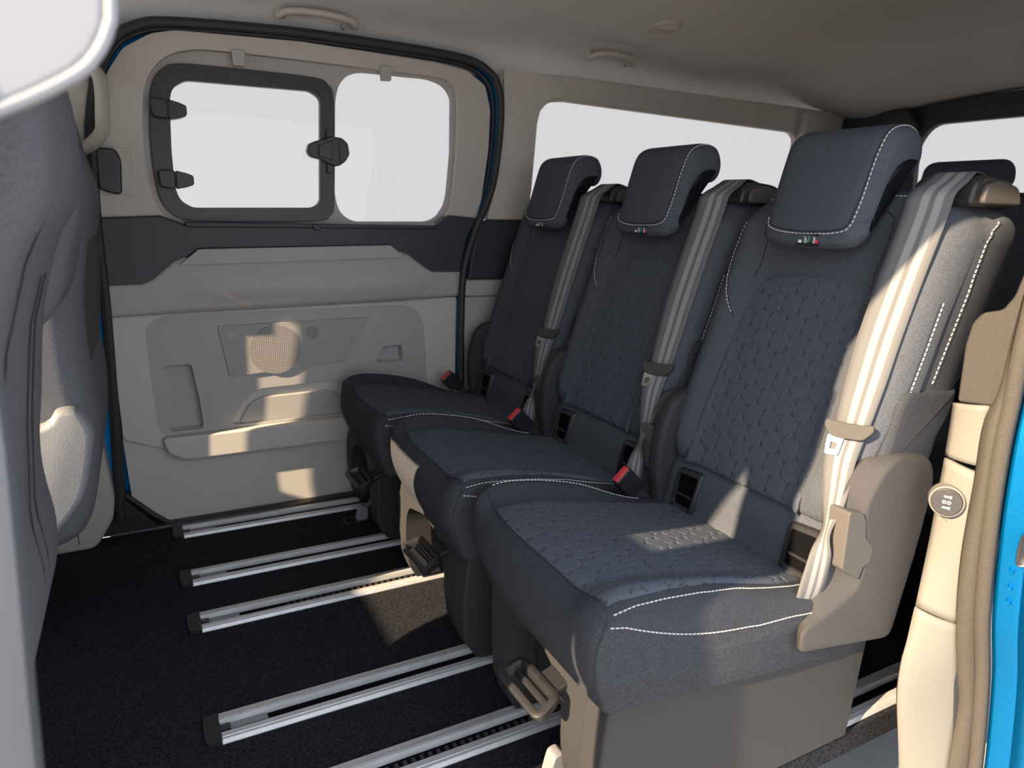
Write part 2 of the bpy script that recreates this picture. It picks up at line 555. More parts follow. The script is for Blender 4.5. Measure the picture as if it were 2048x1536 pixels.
frame_inner = [(0.093, 1.073), (0.101, 1.101), (0.13, 1.12), (0.422, 1.126), (0.447, 1.11), (0.438, 0.849), (0.418, 0.835), (0.124, 0.826), (0.098, 0.843), (0.089, 0.873), (0.088, 0.96)]
frame_inner = rpoly(frame_inner, 0.012, 3)
win2 = [(0.489, 1.111), (0.498, 1.149), (0.521, 1.176), (0.554, 1.188), (0.752, 1.192), (0.796, 1.18), (0.82, 1.15), (0.82, 1.009), (0.807, 0.876), (0.792, 0.833), (0.753, 0.806), (0.525, 0.801), (0.491, 0.825), (0.48, 0.87)]
win2 = rpoly(win2, 0.02, 3)
backo = [(-0.07, 0.78), (0.2, 0.775), (0.48, 0.775), (0.7, 0.775), (0.9, 0.78), (0.92, 0.9), (0.92, 1.0), (0.92, 1.13), (0.9, 1.2), (0.7, 1.214), (0.55, 1.222), (0.48, 1.226), (0.4, 1.230), (0.2, 1.220), (0.06, 1.205), (-0.02, 1.1), (-0.04, 0.95)]
fr_hole = [(0.060, 1.035), (0.070, 1.098), (0.095, 1.13), (0.13, 1.143), (0.42, 1.147), (0.455, 1.135), (0.466, 1.09), (0.461, 0.86), (0.45, 0.826), (0.42, 0.815), (0.11, 0.81), (0.075, 0.832), (0.063, 0.88), (0.059, 0.957)]
new('window_surround', prism(backo, 'y', 1.938, 1.952, holes=[fr_hole, win2]), M['trim_mid'], door, bevel=0.002)
fr = new('window_frame', prism(frame_outer, 'y', 1.925, 1.947, holes=[frame_inner]), M['blacksat'], door, bevel=0.004, seg=3)
new('pane', prism(frame_inner, 'y', 1.941, 1.944), M['glass'], fr, smooth=False)
g2 = new('fixed_pane', prism(win2, 'y', 1.944, 1.947), M['glass'], door, smooth=False)
# window hinges and latch
for (hx, hz, s) in ((0.050, 1.05, 1.0), (0.054, 0.891, 0.97)):
    body = [(hx, hz + 0.019 * s), (hx + 0.008, hz + 0.022 * s), (hx + 0.036, hz + 0.022 * s), (hx + 0.036, hz - 0.022 * s), (hx + 0.008, hz - 0.021 * s), (hx + 0.001, hz - 0.014 * s)]
    h = new('window_hinge', prism(rpoly(body, 0.005), 'y', 1.900, 1.928), M['black'], door, bevel=0.004, seg=3)
    leaf = [(hx + 0.0375, hz + 0.022 * s), (hx + 0.06, hz + 0.017 * s), (hx + 0.077, hz + 0.011 * s), (hx + 0.077, hz - 0.011 * s), (hx + 0.06, hz - 0.018 * s), (hx + 0.0375, hz - 0.023 * s)]
    new('hinge_leaf', prism(rpoly(leaf, 0.005), 'y', 1.905, 1.943), M['black'], h, bevel=0.004, seg=3)
    new('hinge_pin', tube([(hx + 0.0367, 1.905, hz - 0.016 * s), (hx + 0.0367, 1.905, hz + 0.016 * s)], 0.0015, 6), M['chrome'], h)
lat = [(0.404, 0.975), (0.409, 0.995), (0.428, 1.004), (0.447, 1.009), (0.462, 1.018), (0.495, 1.016), (0.511, 1.003), (0.515, 0.975), (0.503, 0.956), (0.484, 0.943), (0.46, 0.947), (0.44, 0.958), (0.412, 0.963)]
la = new('window_latch', prism(rpoly(lat, 0.006), 'y', 1.903, 1.930), M['black'], door, bevel=0.004, seg=3)
new('latch_button', prism(rpoly([(0.432, 0.992), (0.468, 1.006), (0.468, 0.957), (0.432, 0.967)], 0.004), 'y', 1.897, 1.905), M['blacksat'], la, bevel=0.002)
new('latch_catch', prism(rpoly([(0.487, 1.008), (0.508, 0.998), (0.508, 0.965), (0.487, 0.952)], 0.004), 'y', 1.898, 1.905), M['blacksat'], la, bevel=0.002)
new('latch_mount', prism([(0.457, 1.035), (0.474, 1.035), (0.474, 0.925), (0.457, 0.925)], 'y', 1.915, 1.93), M['black'], la, bevel=0.002)
for (x0, z0) in ((0.234, 1.197), (0.602, 1.204)):
    b2 = prism([(x0, z0), (x0 + 0.032, z0 + 0.002), (x0 + 0.029, z0 - 0.034), (x0 + 0.003, z0 - 0.036)], 'y', 1.902, 1.918)
    new('blind_clip', b2, M['trim_mid'], door, bevel=0.002)
new('blind_clip', prism([(0.405, 0.792), (0.424, 0.792), (0.430, 0.778), (0.413, 0.778)], 'y', 1.885, 1.915), M['trim_dark'], door, bevel=0.002)
# inner handle in its recess
new('handle_plate', prism(rpoly([(-0.073, 0.957), (0.002, 0.957), (-0.002, 0.850), (-0.077, 0.850)], 0.006), 'y', 1.911, 1.918), M['trim_up'], door, bevel=0.002)
hb = [(-0.070, 0.953), (-0.030, 0.953), (-0.020, 0.93), (-0.025, 0.852), (-0.045, 0.852), (-0.072, 0.862)]
new('door_handle', prism(rpoly(hb, 0.01), 'y', 1.886, 1.915), M['black'], door, bevel=0.005, seg=3, label='black inner door handle')
# dark belt section
db = [(-0.094, 0.797), (0.05, 0.806), (0.075, 0.797), (0.100, 0.787), (0.753, 0.793), (0.785, 0.818), (0.80, 0.826), (0.890, 0.820), (0.857, 0.755), (0.838, 0.651), (0.73, 0.652), (0.653, 0.707), (0.617, 0.737), (0.129, 0.725), (0.086, 0.690), (0.030, 0.640), (0.010, 0.630), (-0.095, 0.627)]
new('belt_panel', prism(db, 'y', 1.900, 1.935), M['trim_dark'], door, bevel=0.006, seg=3)
new('belt_ledge', prism([(0.10, 0.792), (0.76, 0.797), (0.758, 0.786), (0.105, 0.780)], 'y', 1.890, 1.905), M['trim_dark'], door, bevel=0.003)
new('grab_strip', prism(rpoly([(0.083, 0.689), (0.128, 0.727), (0.617, 0.740), (0.659, 0.707)], 0.004), 'y', 1.882, 1.925), M['trim_mid'], door, bevel=0.005, seg=3)
new('shadow_line', tube([(0.070, 1.906, 0.676), (0.086, 1.906, 0.687), (0.37, 1.906, 0.6955), (0.656, 1.906, 0.7045), (0.672, 1.906, 0.694)], 0.0035, 6), M['dark'], door)  # solid dark tube drawn as the shade line beneath the grab strip
# mid panel with a horizontal swell
bm = bmesh.new()
mp_top = [(-0.095, 0.640), (0.005, 0.643), (0.020, 0.652), (0.080, 0.705), (0.662, 0.722), (0.74, 0.664), (0.838, 0.663)]
cols = []
NX = 40
for i in range(NX + 1):
    x = -0.095 + (0.838 + 0.095) * i / NX
    zt = interp(mp_top, x); zb = 0.565 + 0.027 * (x + 0.09) / 0.92
    col = []
    for j in range(9):
        t = j / 8
        z = zt * (1 - t) + zb * t
        sw = 0.016 * math.exp(-((z - 0.632) / 0.030) ** 2) * sstep(0.02, 0.2, x) * (1 - sstep(0.62, 0.78, x))
        col.append(bm.verts.new((x, 1.912 - sw + 0.004 * t, z)))
    cols.append(col)
for i in range(NX):
    for j in range(8):
        bm.faces.new((cols[i][j], cols[i][j + 1], cols[i + 1][j + 1], cols[i + 1][j]))
mo = new('armrest_panel', bm, M['trim_mid'], door, angle=60)
md = mo.modifiers.new('solid', 'SOLIDIFY'); md.thickness = 0.016; md.offset = -1
# lower panel (base), raised field with recesses, speaker, pocket
lo = [(-0.080, 0.566), (0.835, 0.591), (0.829, 0.325), (0.83, 0.0), (0.0, -0.0), (-0.074, 0.083), (-0.083, 0.30)]
hrec = rpoly([(0.025, 0.432), (0.092, 0.434), (0.104, 0.34), (0.110, 0.258), (0.030, 0.256), (0.024, 0.36)], 0.012)
srec = rpoly([(0.580, 0.400), (0.602, 0.447), (0.660, 0.450), (0.664, 0.400)], 0.012)
new('lower_panel', prism(rpoly(lo, 0.008, 3), 'y', 1.932, 1.95, holes=[inset2(hrec, 0.001), inset2(srec, 0.001)]), M['trim_low_lit'], door, bevel=0.003)
rim = [(-0.080, 0.562), (0.834, 0.587), (0.829, 0.19), (0.06, 0.185), (0.0, 0.22), (-0.078, 0.25)]
field = [(-0.007, 0.535), (0.037, 0.562), (0.66, 0.568), (0.705, 0.552), (0.728, 0.51), (0.742, 0.26), (0.70, 0.250), (0.016, 0.247), (0.002, 0.27), (-0.004, 0.41)]
field = rpoly(field, 0.012, 3)
new('field_rim', prism(rpoly(rim, 0.01, 3), 'y', 1.916, 1.934, holes=[field]), M['trim_low_lit'], door, bevel=0.007, seg=3)
hrec = rpoly([(0.025, 0.432), (0.092, 0.434), (0.104, 0.34), (0.110, 0.258), (0.030, 0.256), (0.024, 0.36)], 0.012)
arch = rpoly([(0.175, 0.258), (0.215, 0.325), (0.25, 0.352), (0.45, 0.358), (0.49, 0.34), (0.50, 0.258)], 0.02)
srec = rpoly([(0.580, 0.400), (0.602, 0.447), (0.660, 0.450), (0.664, 0.400)], 0.012)
fin = inset2(field, -0.002)
new('field_panel', prism(fin, 'y', 1.920, 1.933, holes=[hrec, arch, srec]), M['trim_mid'], door, bevel=0.006, seg=3)
new('arch_pad', prism(rpoly([(0.195, 0.256), (0.225, 0.31), (0.255, 0.328), (0.44, 0.332), (0.47, 0.32), (0.48, 0.256)], 0.02), 'y', 1.924, 1.934), M['trim_mid'], door, bevel=0.006, seg=3)
for q in (hrec, srec):
    new('recess_back', prism(inset2(q, -0.004), 'y', 1.9515, 1.9535), M['trim_mid'], door, smooth=False)
sp = new('speaker_grille', prism(rpoly([(0.160, 0.529), (0.567, 0.537), (0.490, 0.413), (0.182, 0.392)], 0.008), 'y', 1.914, 1.922), M['grille'], door, bevel=0.003)
def disc(cx, cz, rx, rz, y0, y1, n=40):
    return prism([(cx + rx * math.cos(2 * math.pi * i / n), cz + rz * math.sin(2 * math.pi * i / n)) for i in range(n)], 'y', y0, y1)
new('woofer_perforation', disc(0.301, 0.459, 0.068, 0.067, 1.9132, 1.916), M['grille_hole'], sp)
new('tweeter_perforation', disc(0.400, 0.501, 0.018, 0.018, 1.9132, 1.916, 24), M['grille_hole'], sp)
new('badge', disc(0.191, 0.502, 0.009, 0.009, 1.912, 1.916, 24), M['trim_mid'], sp, bevel=0.001)
pl = [(0.008, 0.247), (0.74, 0.253), (0.74, 0.185), (0.06, 0.182), (0.02, 0.205)]
new('pocket_lip', prism(rpoly(pl, 0.012), 'y', 1.893, 1.93), M['trim_low_lit'], door, bevel=0.009, seg=4)
# rubber edge of the door
dr = [(x * 0.985 + 0.006, z) for x, z in op]
new('edge_seal', tube([(0.012, 1.926, -0.004), (-0.03, 1.926, 0.034), (-0.088, 1.926, 0.098)], 0.007, 8), M['rubber'], door)
new('edge_seal', tube([(x, 1.926, z * 0.992 + 0.002) for x, z in dr], 0.007, 8), M['rubber'], door)

# --- rear right quarter panel with its window
rw = [(1.083, 1.098), (1.093, 1.134), (1.123, 1.164), (1.176, 1.172), (2.17, 1.160), (2.20, 1.14), (2.19, 0.84), (2.15, 0.815), (1.12, 0.80), (1.085, 0.82), (1.073, 0.88)]
rwr = rpoly(rw, 0.02, 3)
wr = [(0.958, 1.232), (0.965, 1.129), (0.960, 1.017), (0.941, 0.902), (0.915, 0.815), (2.50, 0.815), (2.50, 1.25), (1.2, 1.245)]
rw_l = [(1.073, 0.835), (1.073, 0.88), (1.083, 1.098), (1.093, 1.134), (1.123, 1.164), (1.176, 1.172), (2.17, 1.160), (2.20, 1.14), (2.19, 0.86), (2.16, 0.835)]
bm = prism(wr, 'y', 1.905, 1.935, holes=[rpoly(rw_l, 0.015, 3)])
wall = new('wall_right', bm, M['trim_up'], bevel=0.008, seg=3)
tag(wall, 'warm grey rear quarter trim around the long side window', 'side trim', kind='structure')
cp = rpoly([(0.962, 1.236), (1.12, 1.234), (1.165, 1.218), (1.178, 1.186), (1.120, 1.170), (1.088, 1.14), (1.078, 1.098), (1.066, 0.9), (1.04, 0.82), (0.918, 0.818), (0.945, 0.91), (0.963, 1.02), (0.968, 1.12)], 0.008, 3)
bm = prism(cp, 'y', 1.893, 1.91)
cpo = new('trim_6', bm, M['trim_up'], bevel=0.007, seg=3)
tag(cpo, 'grey pillar cover between the sliding door and rear side window', 'pillar trim', kind='structure')
new('airbag_mark', prism(rpoly([(1.000, 1.118), (1.045, 1.118), (1.045, 1.132), (1.000, 1.132)], 0.003), 'y', 1.891, 1.895), M['trim_up'], cpo, bevel=0.001)
bm = prism(rw_l, 'y', 1.922, 1.925)
tag(new('window_1', bm, M['glass'], smooth=False), 'long fixed side window behind the seats', 'window', kind='structure')
bm = prism([(0.892, 0.812), (0.935, 0.815), (2.5, 0.815), (2.5, 0.64), (0.86, 0.64), (0.868, 0.70)], 'y', 1.893, 1.935)
t7 = new('trim_7', bm, M['trim_dark'], bevel=0.006, seg=3)
tag(t7, 'dark belt trim on the rear side wall beside the far seat', 'side trim', kind='structure')
new('coat_hook_plate', prism(rpoly([(1.0, 0.80), (1.06, 0.80), (1.06, 0.765), (1.0, 0.765)], 0.008), 'y', 1.888, 1.895), M['trim_dark'], t7, bevel=0.002)
bm = prism([(0.853, 0.638), (2.5, 0.638), (2.5, 0.59), (0.853, 0.59)], 'y', 1.896, 1.94)
prism([(0.853, 0.587), (2.5, 0.587), (2.5, 0.0), (0.853, 0.0)], 'y', 1.900, 1.94, bm=bm)
tag(new('trim_8', bm, M['trim_mid'], bevel=0.004), 'grey lower side panel beside the far seat', 'side trim', kind='structure')
# right B pillar and front door
bp_low = rpoly([(-0.34, 0.0), (-0.158, 0.0), (-0.115, 0.07), (-0.108, 0.12), (-0.122, 0.30), (-0.105, 0.55), (-0.10, 0.80), (-0.34, 0.80)], 0.02, 4)
bm = prism(bp_low, 'y', 1.838, 1.935)
o = new('trim_9', bm, M['cream'], bevel=0.012, seg=4)
tag(o, 'cream lower pillar trim behind the far front seat', 'pillar trim', kind='structure')
new('joint_line', prism([(-0.1935, 0.02), (-0.1915, 0.02), (-0.1965, 0.28), (-0.1985, 0.28)], 'y', 1.8372, 1.839), M['dark'], o, smooth=False)
bm = prism(rpoly([(-0.34, 0.80), (-0.098, 0.80), (-0.085, 1.0), (-0.055, 1.14), (-0.02, 1.20), (-0.02, 1.24), (-0.34, 1.24)], 0.01, 3), 'y', 1.895, 1.935)
tag(new('trim_10', bm, M['trim_up'], bevel=0.006), 'grey upper pillar trim behind the far front seat', 'pillar trim', kind='structure')
bm = prism(rpoly([(-0.34, 0.72), (-0.145, 0.72), (-0.145, 1.05), (-0.34, 1.12)], 0.01), 'y', 1.814, 1.90)  # added block, hidden behind the seats, keeps sun off the far door panel
tag(new('trim_18', bm, M['trim_up'], bevel=0.01), 'grey block added on the far pillar to keep sun off the door', 'pillar trim', kind='structure')
bm = box(-1.25, -0.345, 1.905, 1.96, 0.0, 0.80)
tag(new('door_2', bm, M['trim_dark'], smooth=False), 'dark far front door panel below its window line', 'door', kind='structure')
# front bulkhead and dashboard
bm = prism([(-1.25, -0.05), (-1.10, -0.05), (-1.02, 0.55), (-1.02, 0.70), (-1.15, 0.76), (-1.25, 0.76)], 'y', 0.5, 1.95)
tag(new('wall_front', bm, M['dark'], bevel=0.02), 'dark dashboard bulkhead at the front of the van', 'dashboard', kind='structure')

# --- rear: tailgate with window, left rear quarter
bm = prism([(0.50, 0.0), (1.95, 0.0), (1.95, 1.27), (0.50, 1.27)], 'x', 2.50, 2.54, holes=[rpoly([(0.84, 0.82), (1.61, 0.82), (1.635, 1.12), (1.59, 1.186), (0.862, 1.186), (0.815, 1.12)], 0.05)])
tag(new('wall_rear', bm, M['trim_dark'], bevel=0.01, seg=3), 'dark tailgate trim around the rear window', 'tailgate', kind='structure')
bm = prism(rpoly([(0.84, 0.82), (1.61, 0.82), (1.635, 1.12), (1.59, 1.186), (0.862, 1.186), (0.815, 1.12)], 0.05), 'x', 2.518, 2.521)
tag(new('window_2', bm, M['glass'], smooth=False), 'tailgate rear window at the right edge', 'window', kind='structure')
bm = prism([(1.625, 1.19), (1.645, 1.240), (1.79, 1.255), (1.95, 1.225), (1.95, 0.80), (1.80, 0.80), (1.70, 1.08)], 'x', 2.44, 2.505)
tag(new('trim_11', bm, M['trim_dark'], bevel=0.015, seg=3), 'dark upper corner trim beside the tailgate window', 'pillar trim', kind='structure')
bm = prism([(2.19, 0.80), (2.28, 0.80), (2.27, 1.235), (2.20, 1.235)], 'y', 1.87, 1.93)
tag(new('trim_12', bm, M['trim_mid'], bevel=0.01, seg=3), 'slim grey pillar at the rear end of the side window', 'pillar trim', kind='structure')
lwin = [(1.16, 0.83), (2.2, 0.83), (2.19, 1.15), (1.2, 1.16)]
bm = prism([(1.10, 0.0), (2.52, 0.0), (2.52, 1.25), (1.03, 1.25), (1.05, 0.95), (1.10, 0.70)], 'y', 0.475, 0.505, holes=[rpoly(lwin, 0.03)])
tag(new('wall_left', bm, M['trim_mid'], bevel=0.006), 'near side rear quarter wall beyond the door opening', 'side wall', kind='structure')
bm = prism(rpoly(lwin, 0.03), 'y', 0.488, 0.491)
tag(new('window_3', bm, M['glass'], smooth=False), 'near side rear quarter window', 'window', kind='structure')

bm = prism([(1.21, -0.25), (2.58, -0.25), (2.58, 1.27), (1.15, 1.27), (1.16, 0.9), (1.19, 0.3)], 'y', 0.425, 0.445, holes=[rpoly(lwin, 0.03)])
tag(new('trim_19', bm, M['blue'], bevel=0.003), 'blue painted outer skin of the rear quarter beyond the right edge', 'body panel', kind='structure')
bm = prism([(1.125, 0.79), (1.22, 0.79), (1.22, 1.245), (1.14, 1.245)], 'y', 0.455, 0.532)
tag(new('trim_20', bm, M['trim_up'], bevel=0.008, seg=3), 'grey upper pillar cover above the cream pillar beyond the right edge', 'pillar trim', kind='structure')
# --- near C pillar (trim, seal, blue jamb)
def strip(left, right, name, m, parent=None, thick=0.01, bulge=0.0, n=6, sol=True):
    L = catmull(left, 6); Rr = catmull(right, 6)
    k = min(len(L), len(Rr))
    def res(P, k):
        d = [0]
        for i in range(1, len(P)): d.append(d[-1] + (P[i] - P[i - 1]).length)
        out = []
        for i in range(k):
            s = d[-1] * i / (k - 1); j = 1
            while j < len(P) - 1 and d[j] < s: j += 1
            t = (s - d[j - 1]) / max(1e-9, d[j] - d[j - 1])
            out.append(P[j - 1].lerp(P[j], t))
        return out
    L = res(L, k); Rr = res(Rr, k)
    b = bmesh.new(); rows = []
    for i in range(k):
        row = []
        for j in range(n + 1):
            t = j / n
            p = L[i].lerp(Rr[i], t)
            p = p + Vector((-1, -0.35, 0)) * (bulge * math.sin(math.pi * t) ** 0.6 if 0 < t < 1 else 0)
            row.append(b.verts.new(p))
        rows.append(row)
    for i in range(k - 1):
        for j in range(n):
            b.faces.new((rows[i][j], rows[i][j + 1], rows[i + 1][j + 1], rows[i + 1][j]))
    o = new(name, b, m, parent, angle=70)
    if sol:
        md = o.modifiers.new('solid', 'SOLIDIFY'); md.thickness = thick; md.offset = 0
    return o
cl = [(1.0, 0.535, 0.72), (1.009, 0.535, 0.601), (1.013, 0.535, 0.578), (1.014, 0.535, 0.515), (1.014, 0.535, 0.496), (1.015, 0.535, 0.382), (1.008, 0.535, 0.257), (0.996, 0.535, 0.173), (1.005, 0.535, 0.105), (1.051, 0.535, -0.044), (1.08, 0.535, -0.15)]
cr = [(0.984, 0.49, 0.723), (1.002, 0.49, 0.641), (1.010, 0.49, 0.584), (1.014, 0.49, 0.515), (1.016, 0.49, 0.496), (1.022, 0.49, 0.380), (1.045, 0.49, 0.258), (1.075, 0.49, 0.172), (1.1, 0.49, 0.10), (1.112, 0.49, -0.05), (1.13, 0.49, -0.15)]
sr = [(1.075, 0.455, 1.215), (1.055, 0.455, 1.05), (1.025, 0.455, 0.90), (1.008, 0.455, 0.80), (1.0, 0.455, 0.69), (1.003, 0.455, 0.623), (1.003, 0.455, 0.553), (1.016, 0.455, 0.441), (1.047, 0.455, 0.293), (1.08, 0.455, 0.199), (1.1, 0.455, 0.13), (1.131, 0.455, -0.009), (1.15, 0.455, -0.16)]
pil = thing('trim_13', (1.02, 0.51, -0.15), 'sunlit cream pillar trim at the right with a round socket', 'pillar trim', kind='structure')
strip([(1.009, 0.536, 0.597), (1.012, 0.536, 0.56), (1.014, 0.536, 0.517)], [(1.006, 0.49, 0.605), (1.011, 0.49, 0.56), (1.014, 0.49, 0.517)], 'upper_cover', M['cream_sun_dimmed'], pil, bulge=0.006)
strip([(1.014, 0.536, 0.513), (1.014, 0.536, 0.45), (1.015, 0.536, 0.382), (1.008, 0.536, 0.275)], [(1.014, 0.49, 0.506), (1.017, 0.49, 0.45), (1.022, 0.49, 0.380), (1.042, 0.49, 0.262)], 'middle_cover', M['cream_sun_dimmed'], pil, bulge=0.005)
strip([(1.008, 0.536, 0.272), (1.0, 0.536, 0.21), (0.996, 0.536, 0.173), (1.005, 0.536, 0.105), (1.051, 0.536, -0.044), (1.08, 0.536, -0.15)], [(1.042, 0.49, 0.259), (1.055, 0.49, 0.225), (1.075, 0.49, 0.172), (1.1, 0.49, 0.10), (1.112, 0.49, -0.05), (1.13, 0.49, -0.15)], 'lower_cover', M['cream_sun_dimmed'], pil, bulge=0.008)
strip([(a + 0.02, 0.53, c_) for a, _, c_ in cl], [(a + 0.025, 0.462, c_) for a, _, c_ in cr], 'pillar_core', M['dark'], pil, thick=0.004)
# dark quarter trim above the cream covers
qd = rpoly([(0.531, 0.600), (0.535, 0.681), (0.531, 0.713), (0.521, 0.728), (0.497, 0.735), (0.486, 0.755), (0.478, 0.80), (0.452, 0.80), (0.462, 0.70), (0.470, 0.640), (0.480, 0.606)], 0.006, 4)
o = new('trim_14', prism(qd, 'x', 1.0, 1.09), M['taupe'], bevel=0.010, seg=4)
tag(o, 'sunlit taupe shoulder trim above the cream pillar', 'side trim', kind='structure')
seal = thing('trim_15', (1.05, 0.47, -0.16), 'thick brown-grey flocked seal down the near door opening', 'door seal', kind='structure')
crs = [(1.105, 0.489, 1.215), (1.085, 0.489, 1.05), (1.06, 0.489, 0.90), (1.045, 0.489, 0.80), (1.035, 0.489, 0.748), (1.028, 0.489, 0.708), (1.021, 0.489, 0.639)] + [(a - 0.005, b + 0.001, c_) for a, b, c_ in cr[2:]]
strip(crs[:1] + crs[1:], [(a, 0.47, c_) for a, _, c_ in [(x_ - 0.006, y_, z_) for x_, y_, z_ in sr]], 'seal_lip', M['rubber_near'], seal, bulge=0.010, thick=0.006)
strip([(a - 0.006, 0.471, c_) for a, _, c_ in sr], [(a, 0.455, c_) for a, _, c_ in sr], 'seal_bulb', M['rubber_near'], seal, bulge=0.008, thick=0.006)
jam = thing('trim_16', (1.08, 0.42, -0.16), 'bright blue painted door jamb at the right edge', 'door jamb', kind='structure')
strip([(a + 0.012, 0.456, c_) for a, _, c_ in sr], [(a + 0.020, 0.425, c_) for a, _, c_ in sr], 'inner_flange', M['blue'], jam, thick=0.004)
strip([(a + 0.020, 0.425, c_) for a, _, c_ in sr], [(a + 0.050, 0.30, c_) for a, _, c_ in sr], 'outer_panel', M['blue'], jam, thick=0.004, bulge=0.004)
for z in (0.373, 0.345, 0.321):
    xx = interp([(-0.16, 1.17), (0.13, 1.12), (0.199, 1.10), (0.293, 1.067), (0.441, 1.036), (0.6, 1.02)], z)
    new('weld_dimple', tube([(xx - 0.012, 0.437, z), (xx - 0.003, 0.438, z)], 0.0035, 12), M['blue'], jam)
xx = 1.036
new('striker', pillow([tuple(p)[:2] for p in catmull([(0.424, 0.392, 0), (0.4285, 0.402, 0), (0.4285, 0.430, 0), (0.424, 0.440, 0), (0.412, 0.432, 0), (0.412, 0.40, 0)], 4, True)], 1.020, 1.050, 0.004, 2, axis='x'), M['chrome'], jam)

# power socket on the pillar
sk = thing('power_socket', (1.0, 0.515, 0.445), 'round dark charging socket in a cream housing on the pillar', 'socket')
ctr = Vector((1.003, 0.519, 0.455)); nrm = Vector((-0.86, -0.42, 0.12)).normalized()
s1 = nrm.cross(Vector((0, 0, 1))).normalized(); u1 = s1.cross(nrm).normalized()
def dsk(c, r, h, n=28, r2=None):
    r2 = r2 or r
    return loft([[c + s1 * (r * math.cos(2 * math.pi * i / n)) + u1 * (r * math.sin(2 * math.pi * i / n)) for i in range(n)],
                 [c + nrm * h + s1 * (r2 * math.cos(2 * math.pi * i / n)) + u1 * (r2 * math.sin(2 * math.pi * i / n)) for i in range(n)]])
new('housing', dsk(ctr - nrm * 0.012, 0.0255, 0.026, r2=0.0225), M['cream_sun_dimmed'], sk, bevel=0.003, seg=3)
cpq = new('cap', dsk(ctr + nrm * 0.0125, 0.0205, 0.004, r2=0.0195), M['blacksat'], sk, bevel=0.001)
bm = bmesh.new()
for i, k in enumerate((0.008, 0.0, -0.008)):
    c0 = ctr + nrm * 0.017 + u1 * k
    if i == 1:
        tube([c0 + s1 * (-0.003 + 0.002 * math.cos(a)) + u1 * (0.002 * math.sin(a)) for a in [j * math.pi / 4 for j in range(8)]], 0.0006, 4, True, bm)
        tube([c0 + s1 * (0.003 + 0.002 * math.cos(a)) + u1 * (0.002 * math.sin(a)) for a in [j * math.pi / 4 for j in range(8)]], 0.0006, 4, True, bm)
    else:
        for q in range(3):
            obox(c0 + s1 * (-0.004 + q * 0.0035), s1 * 0.0012, u1 * (0.0012 if q else 0.0018), nrm * 0.0003, bm)
new('symbols', bm, M['white'], cpq, smooth=False)
bm = bmesh.new()
tail = [(ctr - nrm * 0.012 + u1 * 0.02 - s1 * 0.012), (ctr - nrm * 0.012 + u1 * 0.012 - s1 * 0.03), (ctr - nrm * 0.016 - u1 * 0.05 - s1 * 0.024), (ctr - nrm * 0.012 - u1 * 0.02 + s1 * 0.012)]
tp = [p + nrm * 0.010 for p in tail]
loft([tail, tp], bm)
new('bracket', bm, M['cream_sun_dimmed'], sk, bevel=0.004, seg=3)

# --- near B pillar at the left edge (close to the camera)
o = thing('trim_17', (-0.12, 0.45, -0.2), 'pale blurred pillar edge at the far left, nearest the camera', 'pillar trim', kind='structure')
bm = loft([[(r_ * yo, yo, z), (r_ * yo + 0.003, yo + 0.010, z), (r_ * yo - 0.002, yo + 0.022, z), (r_ * yo - 0.05, yo + 0.036, z), (-0.25, yo + 0.036, z), (-0.25, yo - 0.004, z), (r_ * yo - 0.02, yo - 0.004, z)] for z, yo, r_ in ((-0.2, 0.405, -0.27), (0.2, 0.41, -0.235), (0.475, 0.415, -0.195), (0.563, 0.418, -0.186), (0.632, 0.423, -0.177), (0.71, 0.434, -0.169), (0.773, 0.444, -0.168), (0.86, 0.456, -0.168), (0.92, 0.466, -0.168))])
new('lower_pillar', bm, M['pillar_shaded'], o, angle=50)
wt = [(-0.34, 0.79), (-0.20, 0.825), (-0.105, 0.861), (-0.059, 0.884), (-0.042, 0.893), (-0.023, 0.905), (-0.013, 0.915), (-0.005, 0.930), (-0.002, 0.950), (0.002, 1.05), (0.02, 1.21), (-0.34, 1.21)]
wto = new('upper_trim', prism(wt, 'y', 0.468, 0.51), M['near_white'], o, bevel=0.006, seg=3)
new('edge_bead', tube([(x, 0.469, z) for x, z in [tuple(p)[:2] for p in catmull([(a, b, 0) for a, b in wt[2:10]], 5)]], 0.0035, 8), M['near_white'], wto)
